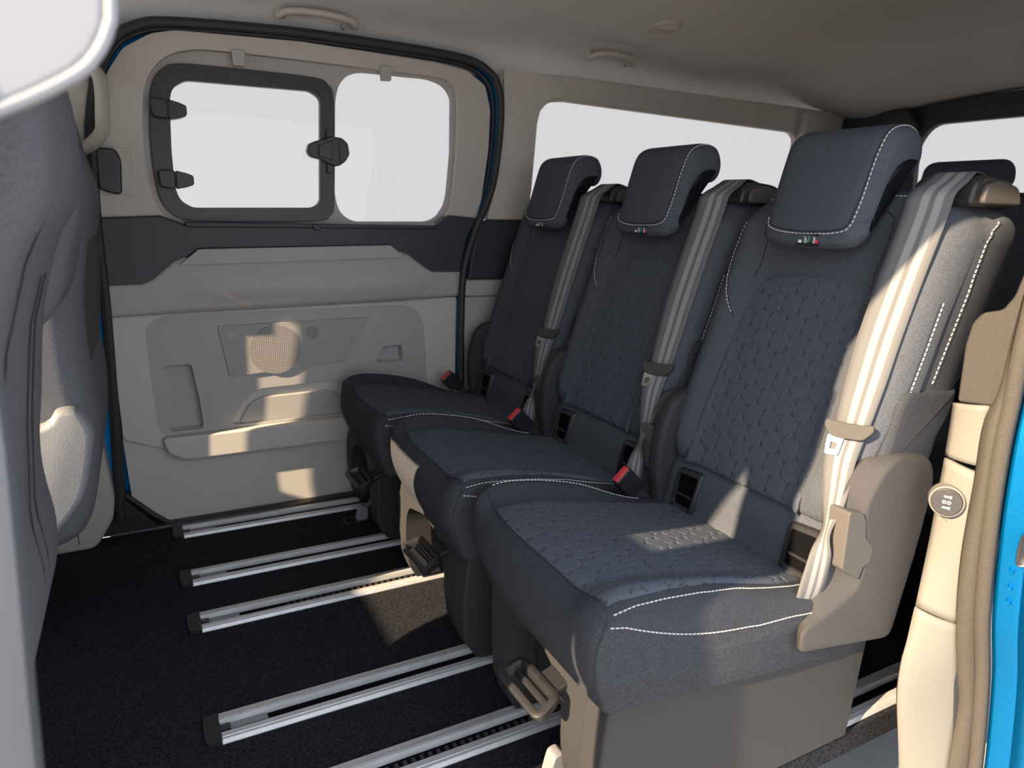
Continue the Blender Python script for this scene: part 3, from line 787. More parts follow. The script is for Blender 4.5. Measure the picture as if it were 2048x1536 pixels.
# ================================================================== SEAT RAILS
def rail(yc, teeth, label, x0=0.03, x1=1.30, w=0.070):
    r = thing('seat_rail', (x0, yc, 0.0), label, 'seat rail', 'aluminium seat rails in the floor')
    h = w / 2
    n = 0.009      # far lip, ridge, slot, near flange
    far = [(yc + h, 0.002), (yc + h - 0.003, 0.009), (yc + 0.016, 0.011), (yc + 0.014, 0.0145), (yc + 0.0085, 0.0145), (yc + 0.0075, 0.004), (yc + 0.0075, 0.0005), (yc + h, 0.0005)]
    near = [(yc - h, 0.002), (yc - h + 0.003, 0.008), (yc - h + 0.006, 0.0085), (yc - h + 0.007, 0.0075), (yc - h + 0.009, 0.0075), (yc - h + 0.010, 0.0085), (yc - 0.013, 0.0070), (yc - 0.0115, 0.006), (yc - 0.0115, 0.0005), (yc - h, 0.0005)]
    new('upper_flange', prism(far, 'x', x0, x1), M['alu'], r, angle=25)
    new('lower_flange', prism(near, 'x', x0, x1), M['alu'], r, angle=25)
    new('slot', box(x0, x1, yc - 0.0118, yc + 0.0078, 0.0002, 0.002), M['void'], r, smooth=False)
    cap = rpoly([(x0 - 0.024, yc - h + 0.002), (x0 - 0.024, yc + h - 0.002), (x0 + 0.001, yc + h + 0.001), (x0 + 0.001, yc - h - 0.001)], [0.008, 0.008, 0.001, 0.001])
    ec = new('end_cap', prism(cap, 'z', 0.0003, 0.010), M['blacksat'], r, bevel=0.003, seg=3)
    new('stop_block', box(x0 + 0.001, x0 + 0.016, yc - 0.007, yc + 0.007, 0.002, 0.007), M['black'], ec, bevel=0.001)
    new('stop_plate', box(x0 + 0.016, x0 + 0.075, yc - 0.007, yc + 0.007, 0.002, 0.005), M['grey_latch'], ec, bevel=0.001)
    if teeth:
        bm = bmesh.new()
        x = x0 + teeth
        while x < x1 - 0.02:
            box(x, x + 0.006, yc - 0.0105, yc - 0.001, 0.0022, 0.0060, bm)
            x += 0.014
        new('toothed_rack', bm, M['plastic'], r, smooth=False)
    return r
rail(1.848, 0, 'silver seat rail nearest the far sliding door', x0=0.036)
rail(1.589, 0, 'silver seat rail second from the far sliding door', x0=0.040)
rail(1.393, 0.17, 'silver toothed seat rail third from the far door, under the middle seat', x0=0.044)
rail(1.058, 0, 'silver seat rail with plain black slot under the middle seat, fourth from far door', x0=0.048)
rail(0.862, 0.06, 'silver toothed seat rail cut by the bottom edge of the picture', x0=0.05)
rail(0.6415, 0, 'silver seat rail at the near door sill beneath the nearest seat', x0=0.05)
# floor latches between the rails
for (lx, ly, lab) in ((0.475, 1.742, 'small grey floor latch beside the far seat leg'), (0.490, 0.742, 'small grey floor latch under the nearest seat at the bottom edge')):
    t = thing('floor_latch', (lx, ly, 0.0), lab, 'latch', 'floor latches')
    new('bezel', prism(rpoly([(lx - 0.045, ly - 0.022), (lx + 0.05, ly - 0.022), (lx + 0.05, ly + 0.022), (lx - 0.045, ly + 0.022)], 0.006), 'z', 0.0003, 0.005, holes=[rpoly([(lx - 0.038, ly - 0.016), (lx + 0.045, ly - 0.016), (lx + 0.045, ly + 0.016), (lx - 0.038, ly + 0.016)], 0.004)]), M['black'], t, bevel=0.001)
    new('tongue', prism(rpoly([(lx - 0.012, 0.001), (lx + 0.018, 0.001), (lx + 0.022, 0.03), (lx + 0.014, 0.045), (lx - 0.002, 0.042), (lx - 0.008, 0.02)], 0.006), 'y', ly - 0.013, ly + 0.012), M['grey_latch'], t, bevel=0.003)
    new('housing', prism(rpoly([(lx + 0.018, 0.001), (lx + 0.075, 0.001), (lx + 0.075, 0.05), (lx + 0.03, 0.055)], 0.008), 'y', ly - 0.018, ly + 0.018), M['black'], t, bevel=0.003)

# ================================================================== SECOND ROW SEATS (built at the nearest place, then copied)
SY = 0.79
X0 = 0.70
HW = 0.213
HF = 0.200      # far half width is a little less
def FX(z): return 0.880 + 0.33 * (z - 0.42)
def bol(yl):
    a = abs(yl)
    return 0.020 * sstep(0.095, 0.165, a)
RB = 0.050
def back_front(y, z):
    yl = y - SY
    d = abs(yl) - (HW - RB)
    e = RB - math.sqrt(max(0, RB * RB - min(d, RB) ** 2)) if d > 0 else 0
    return FX(z) - bol(yl) + e * 0.92
top_tab = [(0.441, 0.355), (0.465, 0.368), (0.50, 0.372), (0.55, 0.367), (0.6, 0.358), (0.7, 0.337), (0.8, 0.317), (0.86, 0.306), (0.90, 0.300)]
def wing(yl, x): return (0.026 * sstep(0.138, 0.178, yl) if yl > 0 else 0.014 * sstep(0.13, 0.18, -yl)) * (1 - sstep(0.66, 0.86, x))
RC = 0.040
def cush_top(x, y):
    yl = y - SY
    a = abs(yl)
    d = a - ((HW if yl < 0 else HF) - RC)
    e = RC - math.sqrt(max(0, RC * RC - min(d, RC) ** 2)) if d > 0 else 0
    return interp(top_tab, x) + wing(yl, x) - 0.92 * e

def bowx(y): return (0.035 if y > SY else -0.004) * (abs(y - SY) / HW) ** 2.5

def quilt(A, B, s=0.021):
    """relief of small three-armed stitches on a honeycomb lattice; A, B in metres"""
    a1 = np.array([s * math.sqrt(3), 0.0]); a2 = np.array([s * math.sqrt(3) / 2, s * 1.5])
    h = np.zeros_like(A)
    # honeycomb vertices: two per cell
    for off, sgn in ((np.array([0.0, 0.0]), 1), (np.array([0.0, s]), -1)):
        b_ = (B - off[1]) / a2[1]
        a_ = (A - off[0] - np.round(b_) * a2[0]) / a1[0]
        j = np.round(b_)
        best = np.full(A.shape, 9.0); 
        for dj in (-1, 0, 1):
            jj = j + dj
            ii = np.round((A - off[0] - jj * a2[0]) / a1[0])
            px = A - (off[0] + ii * a1[0] + jj * a2[0]); pz = B - (off[1] + jj * a2[1])
            for k in range(3):
                th = math.pi / 2 * sgn + k * 2 * math.pi / 3
                ux, uz = math.cos(th), math.sin(th)
                t = np.clip(px * ux + pz * uz, 0, s * 0.27)
                wob = 0.0016 * np.sin(t * 2 * math.pi / (s * 0.27))
                dx = px - ux * t + uz * wob; dz = pz - uz * t - ux * wob
                best = np.minimum(best, np.sqrt(dx * dx + dz * dz))
        h = np.minimum(h, -np.exp(-(best / 0.00115) ** 2))
        h += 0.0
    return h

def grid_obj(name, P, material, parent):
    """P: (n,m,3) array in world coordinates"""
    n, m, _ = P.shape
    off = wloc(parent)
    co = (P.reshape(-1, 3) - np.array(off)).astype(np.float32)
    idx = np.arange(n * m).reshape(n, m)
    q = np.stack([idx[:-1, :-1], idx[1:, :-1], idx[1:, 1:], idx[:-1, 1:]], -1).reshape(-1, 4)
    me = bpy.data.meshes.new(name)
    me.from_pydata(co.tolist(), [], q.tolist())
    me.polygons.foreach_set('use_smooth', np.ones(len(q), dtype=bool))
    me.materials.append(material)
    me.update()
    o = bpy.data.objects.new(name, me)
    COL.objects.link(o)
    o.parent = parent
    return o

def ribbon(name, pts, wv, width, material, parent, thick=0.0016, sub=6):
    """flat webbing: centre points and width direction vectors"""
    C_ = catmull(pts, sub)
    W_ = [v.normalized() for v in catmull(wv, sub)]
    ws = [v.x for v in catmull([(w, 0, 0) for w in width], sub)]
    off = wloc(parent)
    verts, faces, uvs = [], [], []
    L = 0.0
    NS = 6
    for i, (c_, w_) in enumerate(zip(C_, W_)):
        if i: L += (C_[i] - C_[i - 1]).length
        for k in range(NS + 1):
            t = k / NS
            verts.append(tuple(c_ + w_ * (ws[i] * (t - 0.5)) - off)); uvs.append((t, L))
    for i in range(len(C_) - 1):
        for k in range(NS):
            a = i * (NS + 1) + k
            faces.append((a, a + 1, a + NS + 2, a + NS + 1))
    me = bpy.data.meshes.new(name)
    me.from_pydata(verts, [], faces)
    uvl = me.uv_layers.new(name='UVMap')
    for lp in me.loops:
        uvl.data[lp.index].uv = uvs[lp.vertex_index]
    for p in me.polygons: p.use_smooth = True
    me.materials.append(material)
    o = bpy.data.objects.new(name, me)
    COL.objects.link(o); o.parent = parent
    md = o.modifiers.new('solid', 'SOLIDIFY'); md.thickness = thick; md.offset = 0
    return o

def pedestal(S, yc, yn, wn, yf):
    """plastic seat base: near side skirt, far side skirt and the front arch between them (yn, yf: outer faces from the seat centre)"""
    def skirt(y0, y1, dx):
        sk = rpoly([(0.486 + dx, 0.275), (0.474 + dx, 0.215), (0.467 + dx, 0.13), (0.470 + dx, 0.06), (0.500 + dx, 0.0160), (0.985, 0.0160), (1.0, 0.24), (0.70, 0.26)], [0.01, 0.05, 0.05, 0.04, 0.012, 0.006, 0.01, 0.01], 5)
        new('side_skirt', prism(sk, 'y', y0, y1), M['plastic'], S, bevel=0.014, seg=4)
    skirt(yc + yn, yc + yn + 0.050, 0.0)
    skirt(yc + yf - 0.045, yc + yf, 0.008)
    def fxz(z): return interp([(0.0, 0.512), (0.03, 0.492), (0.06, 0.480), (0.12, 0.474), (0.2, 0.477), (0.30, 0.484)], z)
    zt = 0.285
    oy0, oy1 = yn + wn, yf - 0.050
    om = (oy0 + oy1) / 2
    outer = rpoly([(yc + yn + 0.012, 0.0160), (yc + yn + 0.010, 0.15), (yc + yn + 0.008, zt), (yc + min(yf + 0.02, 0.165), zt + 0.008), (yc + yf + 0.006, 0.20), (yc + yf - 0.008, 0.10), (yc + yf - 0.006, 0.0160), (yc + oy1, 0.0160), (yc + oy1, 0.10), (yc + oy1 + 0.004, 0.165), (yc + oy1 - 0.012, 0.200), (yc + om, 0.222), (yc + oy0 + 0.03, 0.200), (yc + oy0 + 0.004, 0.15), (yc + oy0 + 0.006, 0.08), (yc + oy0 - 0.004, 0.0160)], [0.004, 0.02, 0.01, 0.01, 0.03, 0.03, 0.004, 0.004, 0.03, 0.03, 0.03, 0.03, 0.03, 0.03, 0.03, 0.004], 6)
    t_ = bmesh.new()
    vv = [t_.verts.new((0, y, z)) for y, z in outer]
    eds = [t_.edges.new((vv[i], vv[(i + 1) % len(vv)])) for i in range(len(vv))]
    bmesh.ops.triangle_fill(t_, use_beauty=True, edges=eds)
    bmesh.ops.subdivide_edges(t_, edges=t_.edges[:], cuts=2)
    r_ = bmesh.ops.extrude_face_region(t_, geom=t_.faces[:])
    ex = [g for g in r_['geom'] if isinstance(g, bmesh.types.BMVert)]
    bmesh.ops.translate(t_, verts=ex, vec=(0.06, 0, 0))
    for v in t_.verts: v.co.x += fxz(v.co.z)
    new('front_arch', t_, M['plastic'], S, angle=40)
    new('dark_underside', box(0.58, 0.94, yc + yn + 0.052, yc + yf - 0.047, 0.10, 0.215), M['black'], S, bevel=0.01)

def make_seat():
    S = thing('passenger_seat', (X0, SY, 0.0), 'seat', 'seat', 'three separate passenger seats in one row')
    # ---------- cushion
    prof = [(0.470, 0.238), (0.452, 0.262), (0.438, 0.29), (0.431, 0.315), (0.432, 0.337), (0.441, 0.355), (0.465, 0.368), (0.50, 0.372), (0.55, 0.367), (0.6, 0.358), (0.7, 0.337), (0.8, 0.317), (0.86, 0.306), (0.885, 0.295), (0.885, 0.20), (0.82, 0.197), (0.70, 0.208), (0.58, 0.225)]
    pr = [(p.x, p.y) for p in catmull([(x, z, 0) for x, z in prof], 5, True)]
    def df(x, y, z):
        yl = abs(y - SY)
        zc = 0.30
        if z > zc:
            z += wing(y - SY, x) * sstep(0.30, 0.352, z)
        x += bowx(y) * sstep(0.8, 0.45, x)
        return (x, y, z)
    bm_c = pillow(pr, SY - HW, SY + HF, RC, 14, deform=df, k=8, wt=lambda x, z: (1.0 if z > 0.33 else 0.22 + 0.78 * sstep(0.26, 0.33, z)) * (0.45 + 0.55 * sstep(0.44, 0.53, x)))
    T_c = tree(bm_c)
    cu = new('cushion', bm_c, M['fabric_side'], S, angle=80)
    # quilted cushion centre
    NXg, NYg = 250, 200
    xs = np.linspace(0, 1, NXg); ysn = np.linspace(0, 1, NYg)
    P = np.zeros((NXg, NYg, 3))
    base = np.zeros((NXg, NYg)); AA = np.zeros((NXg, NYg)); BB = np.zeros((NXg, NYg))
    for i, t in enumerate(xs):
        for j, s in enumerate(ysn):
            x_c = 0.462 + (0.866 - 0.462) * t
            y0 = 0.591 + (0.624 - 0.591) * t; y1 = 0.930 + (0.940 - 0.930) * t
            y = y0 + (y1 - y0) * s
            x = x_c + bowx(y) * sstep(0.8, 0.45, x_c)
            P[i, j] = (x, y, cush_top(x_c, y)); AA[i, j] = y - SY; BB[i, j] = x
    edge = np.minimum(np.minimum(xs, 1 - xs)[:, None] * 0.40, np.minimum(ysn, 1 - ysn)[None, :] * 0.33)
    puff = 0.0045 * (1 - np.exp(-edge / 0.006)) - 0.0035 * np.exp(-edge / 0.003)
    seam = -0.003 * np.exp(-((xs - 0.34)[:, None] * 0.40 / 0.0022) ** 2)
    P[:, :, 2] += puff + 0.0032 * quilt(AA, BB) + seam
    grid_obj('cushion_centre', P, M['insert'], cu)
    # seams and stitches on the cushion
    def ct(x, y, up=0.0): return (x + bowx(y) * sstep(0.8, 0.45, x), y, cush_top(x, y) + up)
    T20 = [i / 30 for i in range(31)]
    near_top = snap([ct(0.468 + 0.370 * t, 0.586 + 0.026 * t - 0.004 * math.sin(math.pi * t), 0.004) for t in T20], T_c, 0.0008)
    far_top = snap([ct(0.468 + 0.34 * t, 0.966 - 0.004 * t, 0.003) for t in T20], T_c, 0.0008)
    low = snap([(0.452 + 0.369 * t, 0.560, 0.371 - 0.080 * t - 0.030 * math.sin(math.pi * t) * (1 - 0.5 * t)) for t in T20], T_c, 0.0008)
    for q in (near_top, low, far_top):
        tag(new('stitching', dashes(q), M['thread'], cu, smooth=False), kind='stuff')
    cor = snap([(0.452 - 0.018 * math.sin(math.pi * i / 16), 0.575, 0.380 - 0.125 * i / 16) for i in range(17)], T_c, 0.0)
    new('seam', tube(cor, 0.0014, 6), M['seam'], cu)
    fr_s = snap([(0.456 + bowx(y), y, 0.40) for y in [0.590 + 0.355 * t for t in T20]], T_c, 0.0)
    new('seam', tube(fr_s, 0.0012, 6), M['seam'], cu)
    # ---------- lower back panel with anchor pockets
    lp = [(0.852, 0.290), (0.858, 0.325), (0.866, 0.365), (0.878, 0.392), (0.895, 0.404), (0.95, 0.405), (0.98, 0.38), (0.98, 0.27), (0.90, 0.26)]
    lpp = [(p.x, p.y) for p in catmull([(x, z, 0) for x, z in lp], 5, True)]
    lpo = new('lower_back_panel', pillow(lpp, SY - 0.195, SY + 0.180, 0.03, 6, k=6), M['fabric'], S, angle=80)
    def lpx(z): return interp([(0.29, 0.852), (0.325, 0.858), (0.365, 0.866), (0.392, 0.878), (0.404, 0.895)], z)
    for yc in (SY + 0.108, SY - 0.150):
        ring, inner, back = [], [], []
        out_ = rpoly([(yc - 0.030, 0.309), (yc + 0.030, 0.309), (yc + 0.032, 0.384), (yc - 0.032, 0.389)], 0.010, 5)
        inn_ = rpoly([(yc - 0.021, 0.318), (yc + 0.022, 0.318), (yc + 0.024, 0.374), (yc - 0.024, 0.377)], 0.006, 5)
        rings = []
        rings.append([(lpx(z) + 0.012, y, z) for y, z in out_])
        rings.append([(lpx(z) - 0.006, y, z) for y, z in inset2(out_, 0.001)])
        rings.append([(lpx(z) - 0.009, y, z) for y, z in inset2(out_, 0.004)])
        rings.append([(lpx(z) - 0.008, y, z) for y, z in inset2(inn_, -0.001)])
        rings.append([(lpx(z) - 0.001, y, z) for y, z in inn_])
        bm = loft(rings, caps=False)
        fr_ = new('anchor_pocket', bm, M['blacksat'], lpo, angle=60)
        bm = bmesh.new()
        bm.faces.new([bm.verts.new((lpx(z) - 0.0022, y, z)) for y, z in inn_])
        new('pocket_shade', bm, M['void'], fr_, smooth=False)  # flat black face stands in for the shade inside a deep pocket
        new('anchor_bar', tube([(lpx(0.34) - 0.004, yc - 0.018, 0.337), (lpx(0.34) - 0.004, yc + 0.018, 0.337)], 0.003, 8), M['black'], fr_)
    # ---------- backrest
    fz = [0.405, 0.45, 0.5, 0.55, 0.6, 0.65, 0.7, 0.75, 0.8, 0.84]
    bp_ = [(FX(0.395) + 0.055, 0.392), (FX(0.398) + 0.018, 0.393)] + [(FX(z), z) for z in fz] + [(FX(0.87) + 0.002, 0.868), (FX(0.885) + 0.018, 0.886), (1.085, 0.892), (1.145, 0.886), (1.166, 0.86), (1.158, 0.80), (1.140, 0.72), (1.108, 0.64), (1.072, 0.58), (1.055, 0.50), (1.03, 0.42), (0.99, 0.395)]
    bpp = [(p.x, p.y) for p in catmull([(x, z, 0) for x, z in bp_], 5, True)]
    def db_(x, y, z):
        yl = y - SY
        w = 1 - sstep(FX(z) + 0.005, FX(z) + 0.06, x)
        x -= bol(yl) * w * sstep(0.39, 0.45, z) * (1 - sstep(0.84, 0.88, z))
        if z > 0.70: z -= 0.030 * (abs(yl) / HW) ** 5 * sstep(0.70, 0.88, z)
        k_ = 1 - 0.06 * (1 - sstep(0.39, 0.50, z))
        return (x, SY + yl * k_, z)
    bm_b = pillow(bpp, SY - HW, SY + HF, RB, 16, deform=db_, k=8, wt=lambda x, z: 1.0 - 0.75 * sstep(FX(z) + 0.04, FX(z) + 0.09, x))
    T_b = tree(bm_b)
    ba = new('backrest', bm_b, M['fabric'], S, angle=80)
    # quilted back centre
    NZ, NY = 230, 150
    zs = np.linspace(0, 1, NZ); ysn = np.linspace(0, 1, NY)
    P = np.zeros((NZ, NY, 3)); AA = np.zeros((NZ, NY)); BB = np.zeros((NZ, NY)); E_ = np.zeros((NZ, NY))
    def insw(z):
        w0 = interp([(0.40, 0.128), (0.5, 0.127), (0.62, 0.121), (0.72, 0.113), (0.77, 0.110)], z)
        d = (z - 0.72) / 0.040
        if d > 0: w0 *= max(0.0, 1 - d ** 3.2 * 0.30)
        return w0
    for i, t in enumerate(zs):
        z = 0.398 + (0.758 - 0.398) * t
        w = insw(z)
        for j, s in enumerate(ysn):
            yl = -w + 2 * w * s
            x = back_front(SY + yl, z)
            zz = z - 0.010 * (yl / w) ** 2 * sstep(0.6, 0.758, z)
            P[i, j] = (x, SY + yl, zz); AA[i, j] = yl; BB[i, j] = z
            E_[i, j] = min((1 - abs(2 * s - 1)) * w, (0.758 - z), (z - 0.398))
    puff = 0.0045 * (1 - np.exp(-E_ / 0.006)) - 0.0035 * np.exp(-E_ / 0.003)
    P[:, :, 0] -= puff + 0.0028 * quilt(AA, BB)
    grid_obj('back_centre', P, M['insert'], ba)
    # dark seam around the quilted centre
    ed = [P[i, 0] for i in range(0, NZ, 6)] + [P[NZ - 1, j] for j in range(0, NY, 8)] + [P[i, NY - 1] for i in range(NZ - 1, -1, -6)]
    new('seam', tube([Vector(p) + Vector((-0.0025, 0, 0)) for p in ed], 0.0012, 5), M['seam'], ba)
    # seams + stitches on the backrest
    def bf(yl, z, up=0.01): return (back_front(SY + yl, z) - up, SY + yl, z)
    def stitch(pts, par, T, up=0.0008, off=None):
        q = snap(catmull(pts, 8), T, up)
        tag(new('stitching', dashes(q), M['thread'], par, smooth=False), kind='stuff')
        if off:
            q2 = snap([(p.x + off[0], p.y + off[1], p.z + off[2]) for p in q], T, 0.0)
            new('seam', tube(q2, 0.0011, 6), M['seam'], par)
    for sg in (1, -1):
        sh = snap(catmull([bf(sg * a, z) for a, z in ((0.085, 0.868), (0.108, 0.85), (0.112, 0.81), (0.109, 0.77), (0.113, 0.745))], 6), T_b, 0.0)
        new('seam', tube(sh, 0.0012, 6), M['seam'], ba)
    stitch([bf(a, z) for a, z in ((0.180, 0.845), (0.186, 0.80), (0.180, 0.758), (0.155, 0.712), (0.128, 0.672))], ba, T_b, off=(0, -0.004, -0.003))
    stitch([(FX(z) + 0.072, SY - HW - 0.03, z) for z in (0.865, 0.82, 0.76, 0.70, 0.65, 0.608)], ba, T_b, off=(0.0045, 0, 0))
    stitch([(FX(z) + 0.020 - 0.012 * abs(z - 0.66), SY - HW - 0.03, z) for z in (0.735, 0.70, 0.66, 0.62, 0.585)], ba, T_b, off=(-0.005, 0, 0))
    stitch([(FX(0.885) + 0.002, SY + yl, 0.90 - 0.030 * (abs(yl) / HW) ** 5) for yl in [-0.17 + 0.02 * i for i in range(18)]], ba, T_b)
    # lower flank cover of the backrest (dark cloth by the hinge)
    fl = [(0.93, 0.50), (0.95, 0.60), (1.00, 0.606), (1.05, 0.605), (1.082, 0.60), (1.075, 0.56), (1.05, 0.52), (1.03, 0.48), (0.95, 0.46)]
    new('flank_cover', pillow([(p.x, p.y) for p in catmull([(x, z, 0) for x, z in fl], 4, True)], SY - HW - 0.003, SY - HW + 0.06, 0.014, 2, k=4), M['fabric_side'], ba, angle=80)
    # ---------- headrest
    hp_ = [(0.951, 0.815), (0.957, 0.803), (0.972, 0.798), (0.990, 0.806), (1.002, 0.838), (1.018, 0.876), (1.034, 0.902), (1.052, 0.914), (1.078, 0.914), (1.092, 0.930), (1.094, 0.955), (1.082, 0.980), (1.055, 0.990), (1.022, 0.986), (1.000, 0.970), (0.985, 0.935), (0.970, 0.89), (0.957, 0.845)]
    hpp = [(p.x, p.y) for p in catmull([(x, z, 0) for x, z in hp_], 4, True)]
    def dh(x, y, z):
        yl = (y - SY) / 0.098
        if x < 1.02: x += 0.010 * abs(yl) ** 3 * (1 - sstep(0.96, 1.02, x))
        if z < 0.84: z += 0.010 * abs(yl) ** 4
        return (x, y, z)
    bm_h = pillow(hpp, SY - 0.098, SY + 0.098, 0.026, 8, deform=dh, k=7)
    T_h = tree(bm_h)
    hr = new('headrest', bm_h, M['fabric_hr'], S, angle=80)
    def hx(z): return interp([(0.815, 0.951), (0.845, 0.957), (0.89, 0.970), (0.935, 0.985), (0.970, 1.0), (0.986, 1.022), (0.99, 1.055)], z)
    hpth = [(1.085, SY - 0.090, 0.985), (1.060, SY - 0.090, 0.995), (1.025, SY - 0.090, 0.990), (1.000, SY - 0.089, 0.972), (0.983, SY - 0.088, 0.935), (0.968, SY - 0.088, 0.89), (0.958, SY - 0.086, 0.855), (0.954, SY - 0.078, 0.832), (0.950, SY - 0.055, 0.8245), (0.948, SY - 0.02, 0.8225), (0.948, SY + 0.02, 0.8225), (0.950, SY + 0.055, 0.826), (0.955, SY + 0.078, 0.834), (0.958, SY + 0.086, 0.85)]
    stitch(hpth, hr, T_h, 0.0007)
    in_ = snap(catmull([(x, SY + (y - SY) * 0.955, z + (0.004 if z < 0.86 else 0)) for x, y, z in hpth], 8), T_h, 0.0)
    new('seam', tube(in_, 0.0012, 6), M['seam'], hr)
    # warning tag with printed figures
    tg = new('warning_tag', obox((0.9525, SY - 0.012, 0.8125), (0.0005, 0, 0.0001), (0, 0.021, 0), (-0.0009, 0, 0.0105)), M['tag'], hr, smooth=False)
    def fig(bm, y, z, k=1.0):
        c_ = Vector((0.9512, y, z))
        Y_ = Vector((0, -1, 0)); Z_ = Vector((0, 0, 1))
        tube([c_ + Y_ * (0.0016 * math.cos(a)) + Z_ * (0.0035 + 0.0018 * math.sin(a)) for a in [j * math.pi / 4 for j in range(8)]], 0.0004, 4, True, bm)
        for (a0, a1) in (((-0.002, -0.004), (0.0, 0.0018)), ((0.002, -0.004), (0.0, 0.0018)), ((0, 0.0015), (0.004, -0.0005)), ((-0.002, -0.004), (0.003, -0.004))):
            tube([c_ + Y_ * a0[0] + Z_ * a0[1], c_ + Y_ * a1[0] + Z_ * a1[1]], 0.0004, 4, False, bm)
        return bm
    bm = fig(bmesh.new(), SY - 0.008, 0.8115); fig(bm, SY - 0.025, 0.8115)
    obox((0.9512, SY + 0.002, 0.809), (0.0003, 0, 0), (0, 0.003, 0), (0, 0, 0.0022), bm)
    new('printed_figures', bm, M['white'], tg, smooth=False)
    new('green_print', tube([(0.9511, SY - 0.0125, 0.8075), (0.9511, SY - 0.0145, 0.812), (0.9511, SY - 0.0155, 0.818)], 0.0010, 5), M['green'], tg)
    new('red_print', obox((0.9511, SY - 0.030, 0.8095), (0.0003, 0, 0), (0, 0.0028, 0), (0, 0, 0.0026)), M['redprint'], tg, smooth=False)
    for yy in (-0.045, 0.045):
        new('headrest_post', tube([(1.068, SY + yy, 0.86), (1.068, SY + yy, 0.93)], 0.006, 12), M['black'], S)
        new('post_guide', tube([(1.068, SY + yy, 0.886), (1.068, SY + yy, 0.899)], 0.011, 14), M['blacksat'], S)
    # ---------- belt outlet on the shoulder
    ro = rpoly([(1.035, 0.868), (1.040, 0.900), (1.060, 0.913), (1.125, 0.908), (1.152, 0.895), (1.155, 0.868)], 0.012, 4)
    bo = new('belt_outlet', prism(ro, 'y', SY - HW + 0.003, SY - 0.115), M['blacksat'], S, bevel=0.008, seg=3)
    new('outlet_cap', prism(rpoly([(1.050, 0.872), (1.055, 0.898), (1.085, 0.906), (1.135, 0.898), (1.150, 0.872)], 0.010), 'y', SY - HW - 0.004, SY - HW + 0.020), M['plastic_lever'], bo, bevel=0.006, seg=3)
    # ---------- belt
    bw = 0.062
    wdir = Vector((-0.30, 0.95, -0.02))
    def hug(yl, z): return back_front(SY + yl, z) - 0.006
    rows_ = []
    for z, c_, w_ in ((0.885, -0.170, 0.058), (0.86, -0.170, 0.058), (0.82, -0.170, 0.058), (0.77, -0.169, 0.058), (0.72, -0.169, 0.058), (0.67, -0.170, 0.057), (0.62, -0.173, 0.054), (0.585, -0.175, 0.050), (0.555, -0.177, 0.046)):
        rows_.append((z, c_, w_))
    pts, wvs, wds = [(1.095, SY - 0.164, 0.9115), (1.062, SY - 0.166, 0.9165), (1.036, SY - 0.169, 0.9035)], [(-0.05, 1, 0), (-0.08, 1, 0), (-0.16, 1, 0)], [0.054, 0.056, 0.058]
    for z, c_, w_ in rows_:
        pl_, pr_ = hug(c_ + w_ / 2 * 0.8, z), hug(c_ - w_ / 2 * 0.55, z)
        xm = min(hug(c_, z), (pl_ + pr_) / 2) - 0.002
        pts.append((xm, SY + c_, z)); wvs.append((-0.42, 1.0, -0.02)); wds.append(w_)
    ribbon('belt_webbing', pts, [Vector(w) for w in wvs], wds, M['belt'], S)
    tip = Vector(pts[-1])
    pts2 = [tuple(tip), (0.878, SY - 0.180, 0.505), (0.860, SY - 0.192, 0.45), (0.842, SY - 0.200, 0.405), (0.832, SY - 0.203, 0.36), (0.826, SY - 0.203, 0.322), (0.822, SY - 0.200, 0.292)]
    w2 = [(-0.42, 1.0, -0.02), (-0.45, 0.9, 0), (-0.2, 0.98, 0), (0.3, 0.7, 0), (-0.75, 0.55, 0), (-0.95, 0.25, 0), (-1, 0.1, -0.1)]
    ribbon('belt_webbing', pts2, [Vector(w) for w in w2], [0.046, 0.042, 0.034, 0.022, 0.032, 0.044, 0.048], M['belt'], S)
    # tongue
    tc = tip + Vector((-0.006, 0, -0.004))
    W = Vector((-0.42, 1.0, -0.02)).normalized(); D = Vector((-0.35, -0.10, -0.93)).normalized(); N = W.cross(D).normalized()
    if N.x > 0: N = -N
    def tpt(a, b, c_): return tc + W * (a * 0.74) + D * (b * 0.85) + N * c_
    outl = [(-0.043, -0.010), (-0.046, 0.002), (-0.030, 0.020), (0.014, 0.022), (0.030, 0.020), (0.046, 0.002), (0.043, -0.010), (0.030, -0.006), (-0.030, -0.006)]
    outl = rpoly(outl, 0.006, 3)
    bm = loft([[tpt(a, b, -0.004) for a, b in outl], [tpt(a, b, 0.007) for a, b in outl]])
    to = new('belt_tongue', bm, M['tongue'], S, bevel=0.003, seg=3)
    o2 = rpoly([(0.004, 0.018), (0.034, 0.018), (0.031, 0.052), (0.007, 0.052)], 0.004)
    i2 = rpoly([(0.012, 0.030), (0.026, 0.030), (0.025, 0.043), (0.013, 0.043)], 0.002)
    bm = bmesh.new()
    n_ = len(o2)
    r4 = [[tpt(a, b, 0.000) for a, b in o2], [tpt(a, b, 0.003) for a, b in o2], [tpt(a, b, 0.003) for a, b in i2], [tpt(a, b, 0.0) for a, b in i2]]
    loft(r4, bm, caps=False, closed=True)
    new('metal_blade', bm, M['chrome'], to, angle=30)
    # ---------- buckle on the far side
    bc = Vector((0.790, SY + 0.190, 0.343))
    A = Vector((-0.70, -0.05, 0.70)).normalized(); B = Vector((0.05, 1, 0)).normalized(); Cn = A.cross(B).normalized()
    bm = obox(bc, A * 0.032, B * 0.009, Cn * 0.021)
    bu = new('belt_buckle', bm, M['black'], S, bevel=0.005, seg=3)
    new('release_button', obox(bc + A * 0.0315, A * 0.003, B * 0.0072, Cn * 0.018), M['red'], bu, bevel=0.002, seg=2, label='red release button')
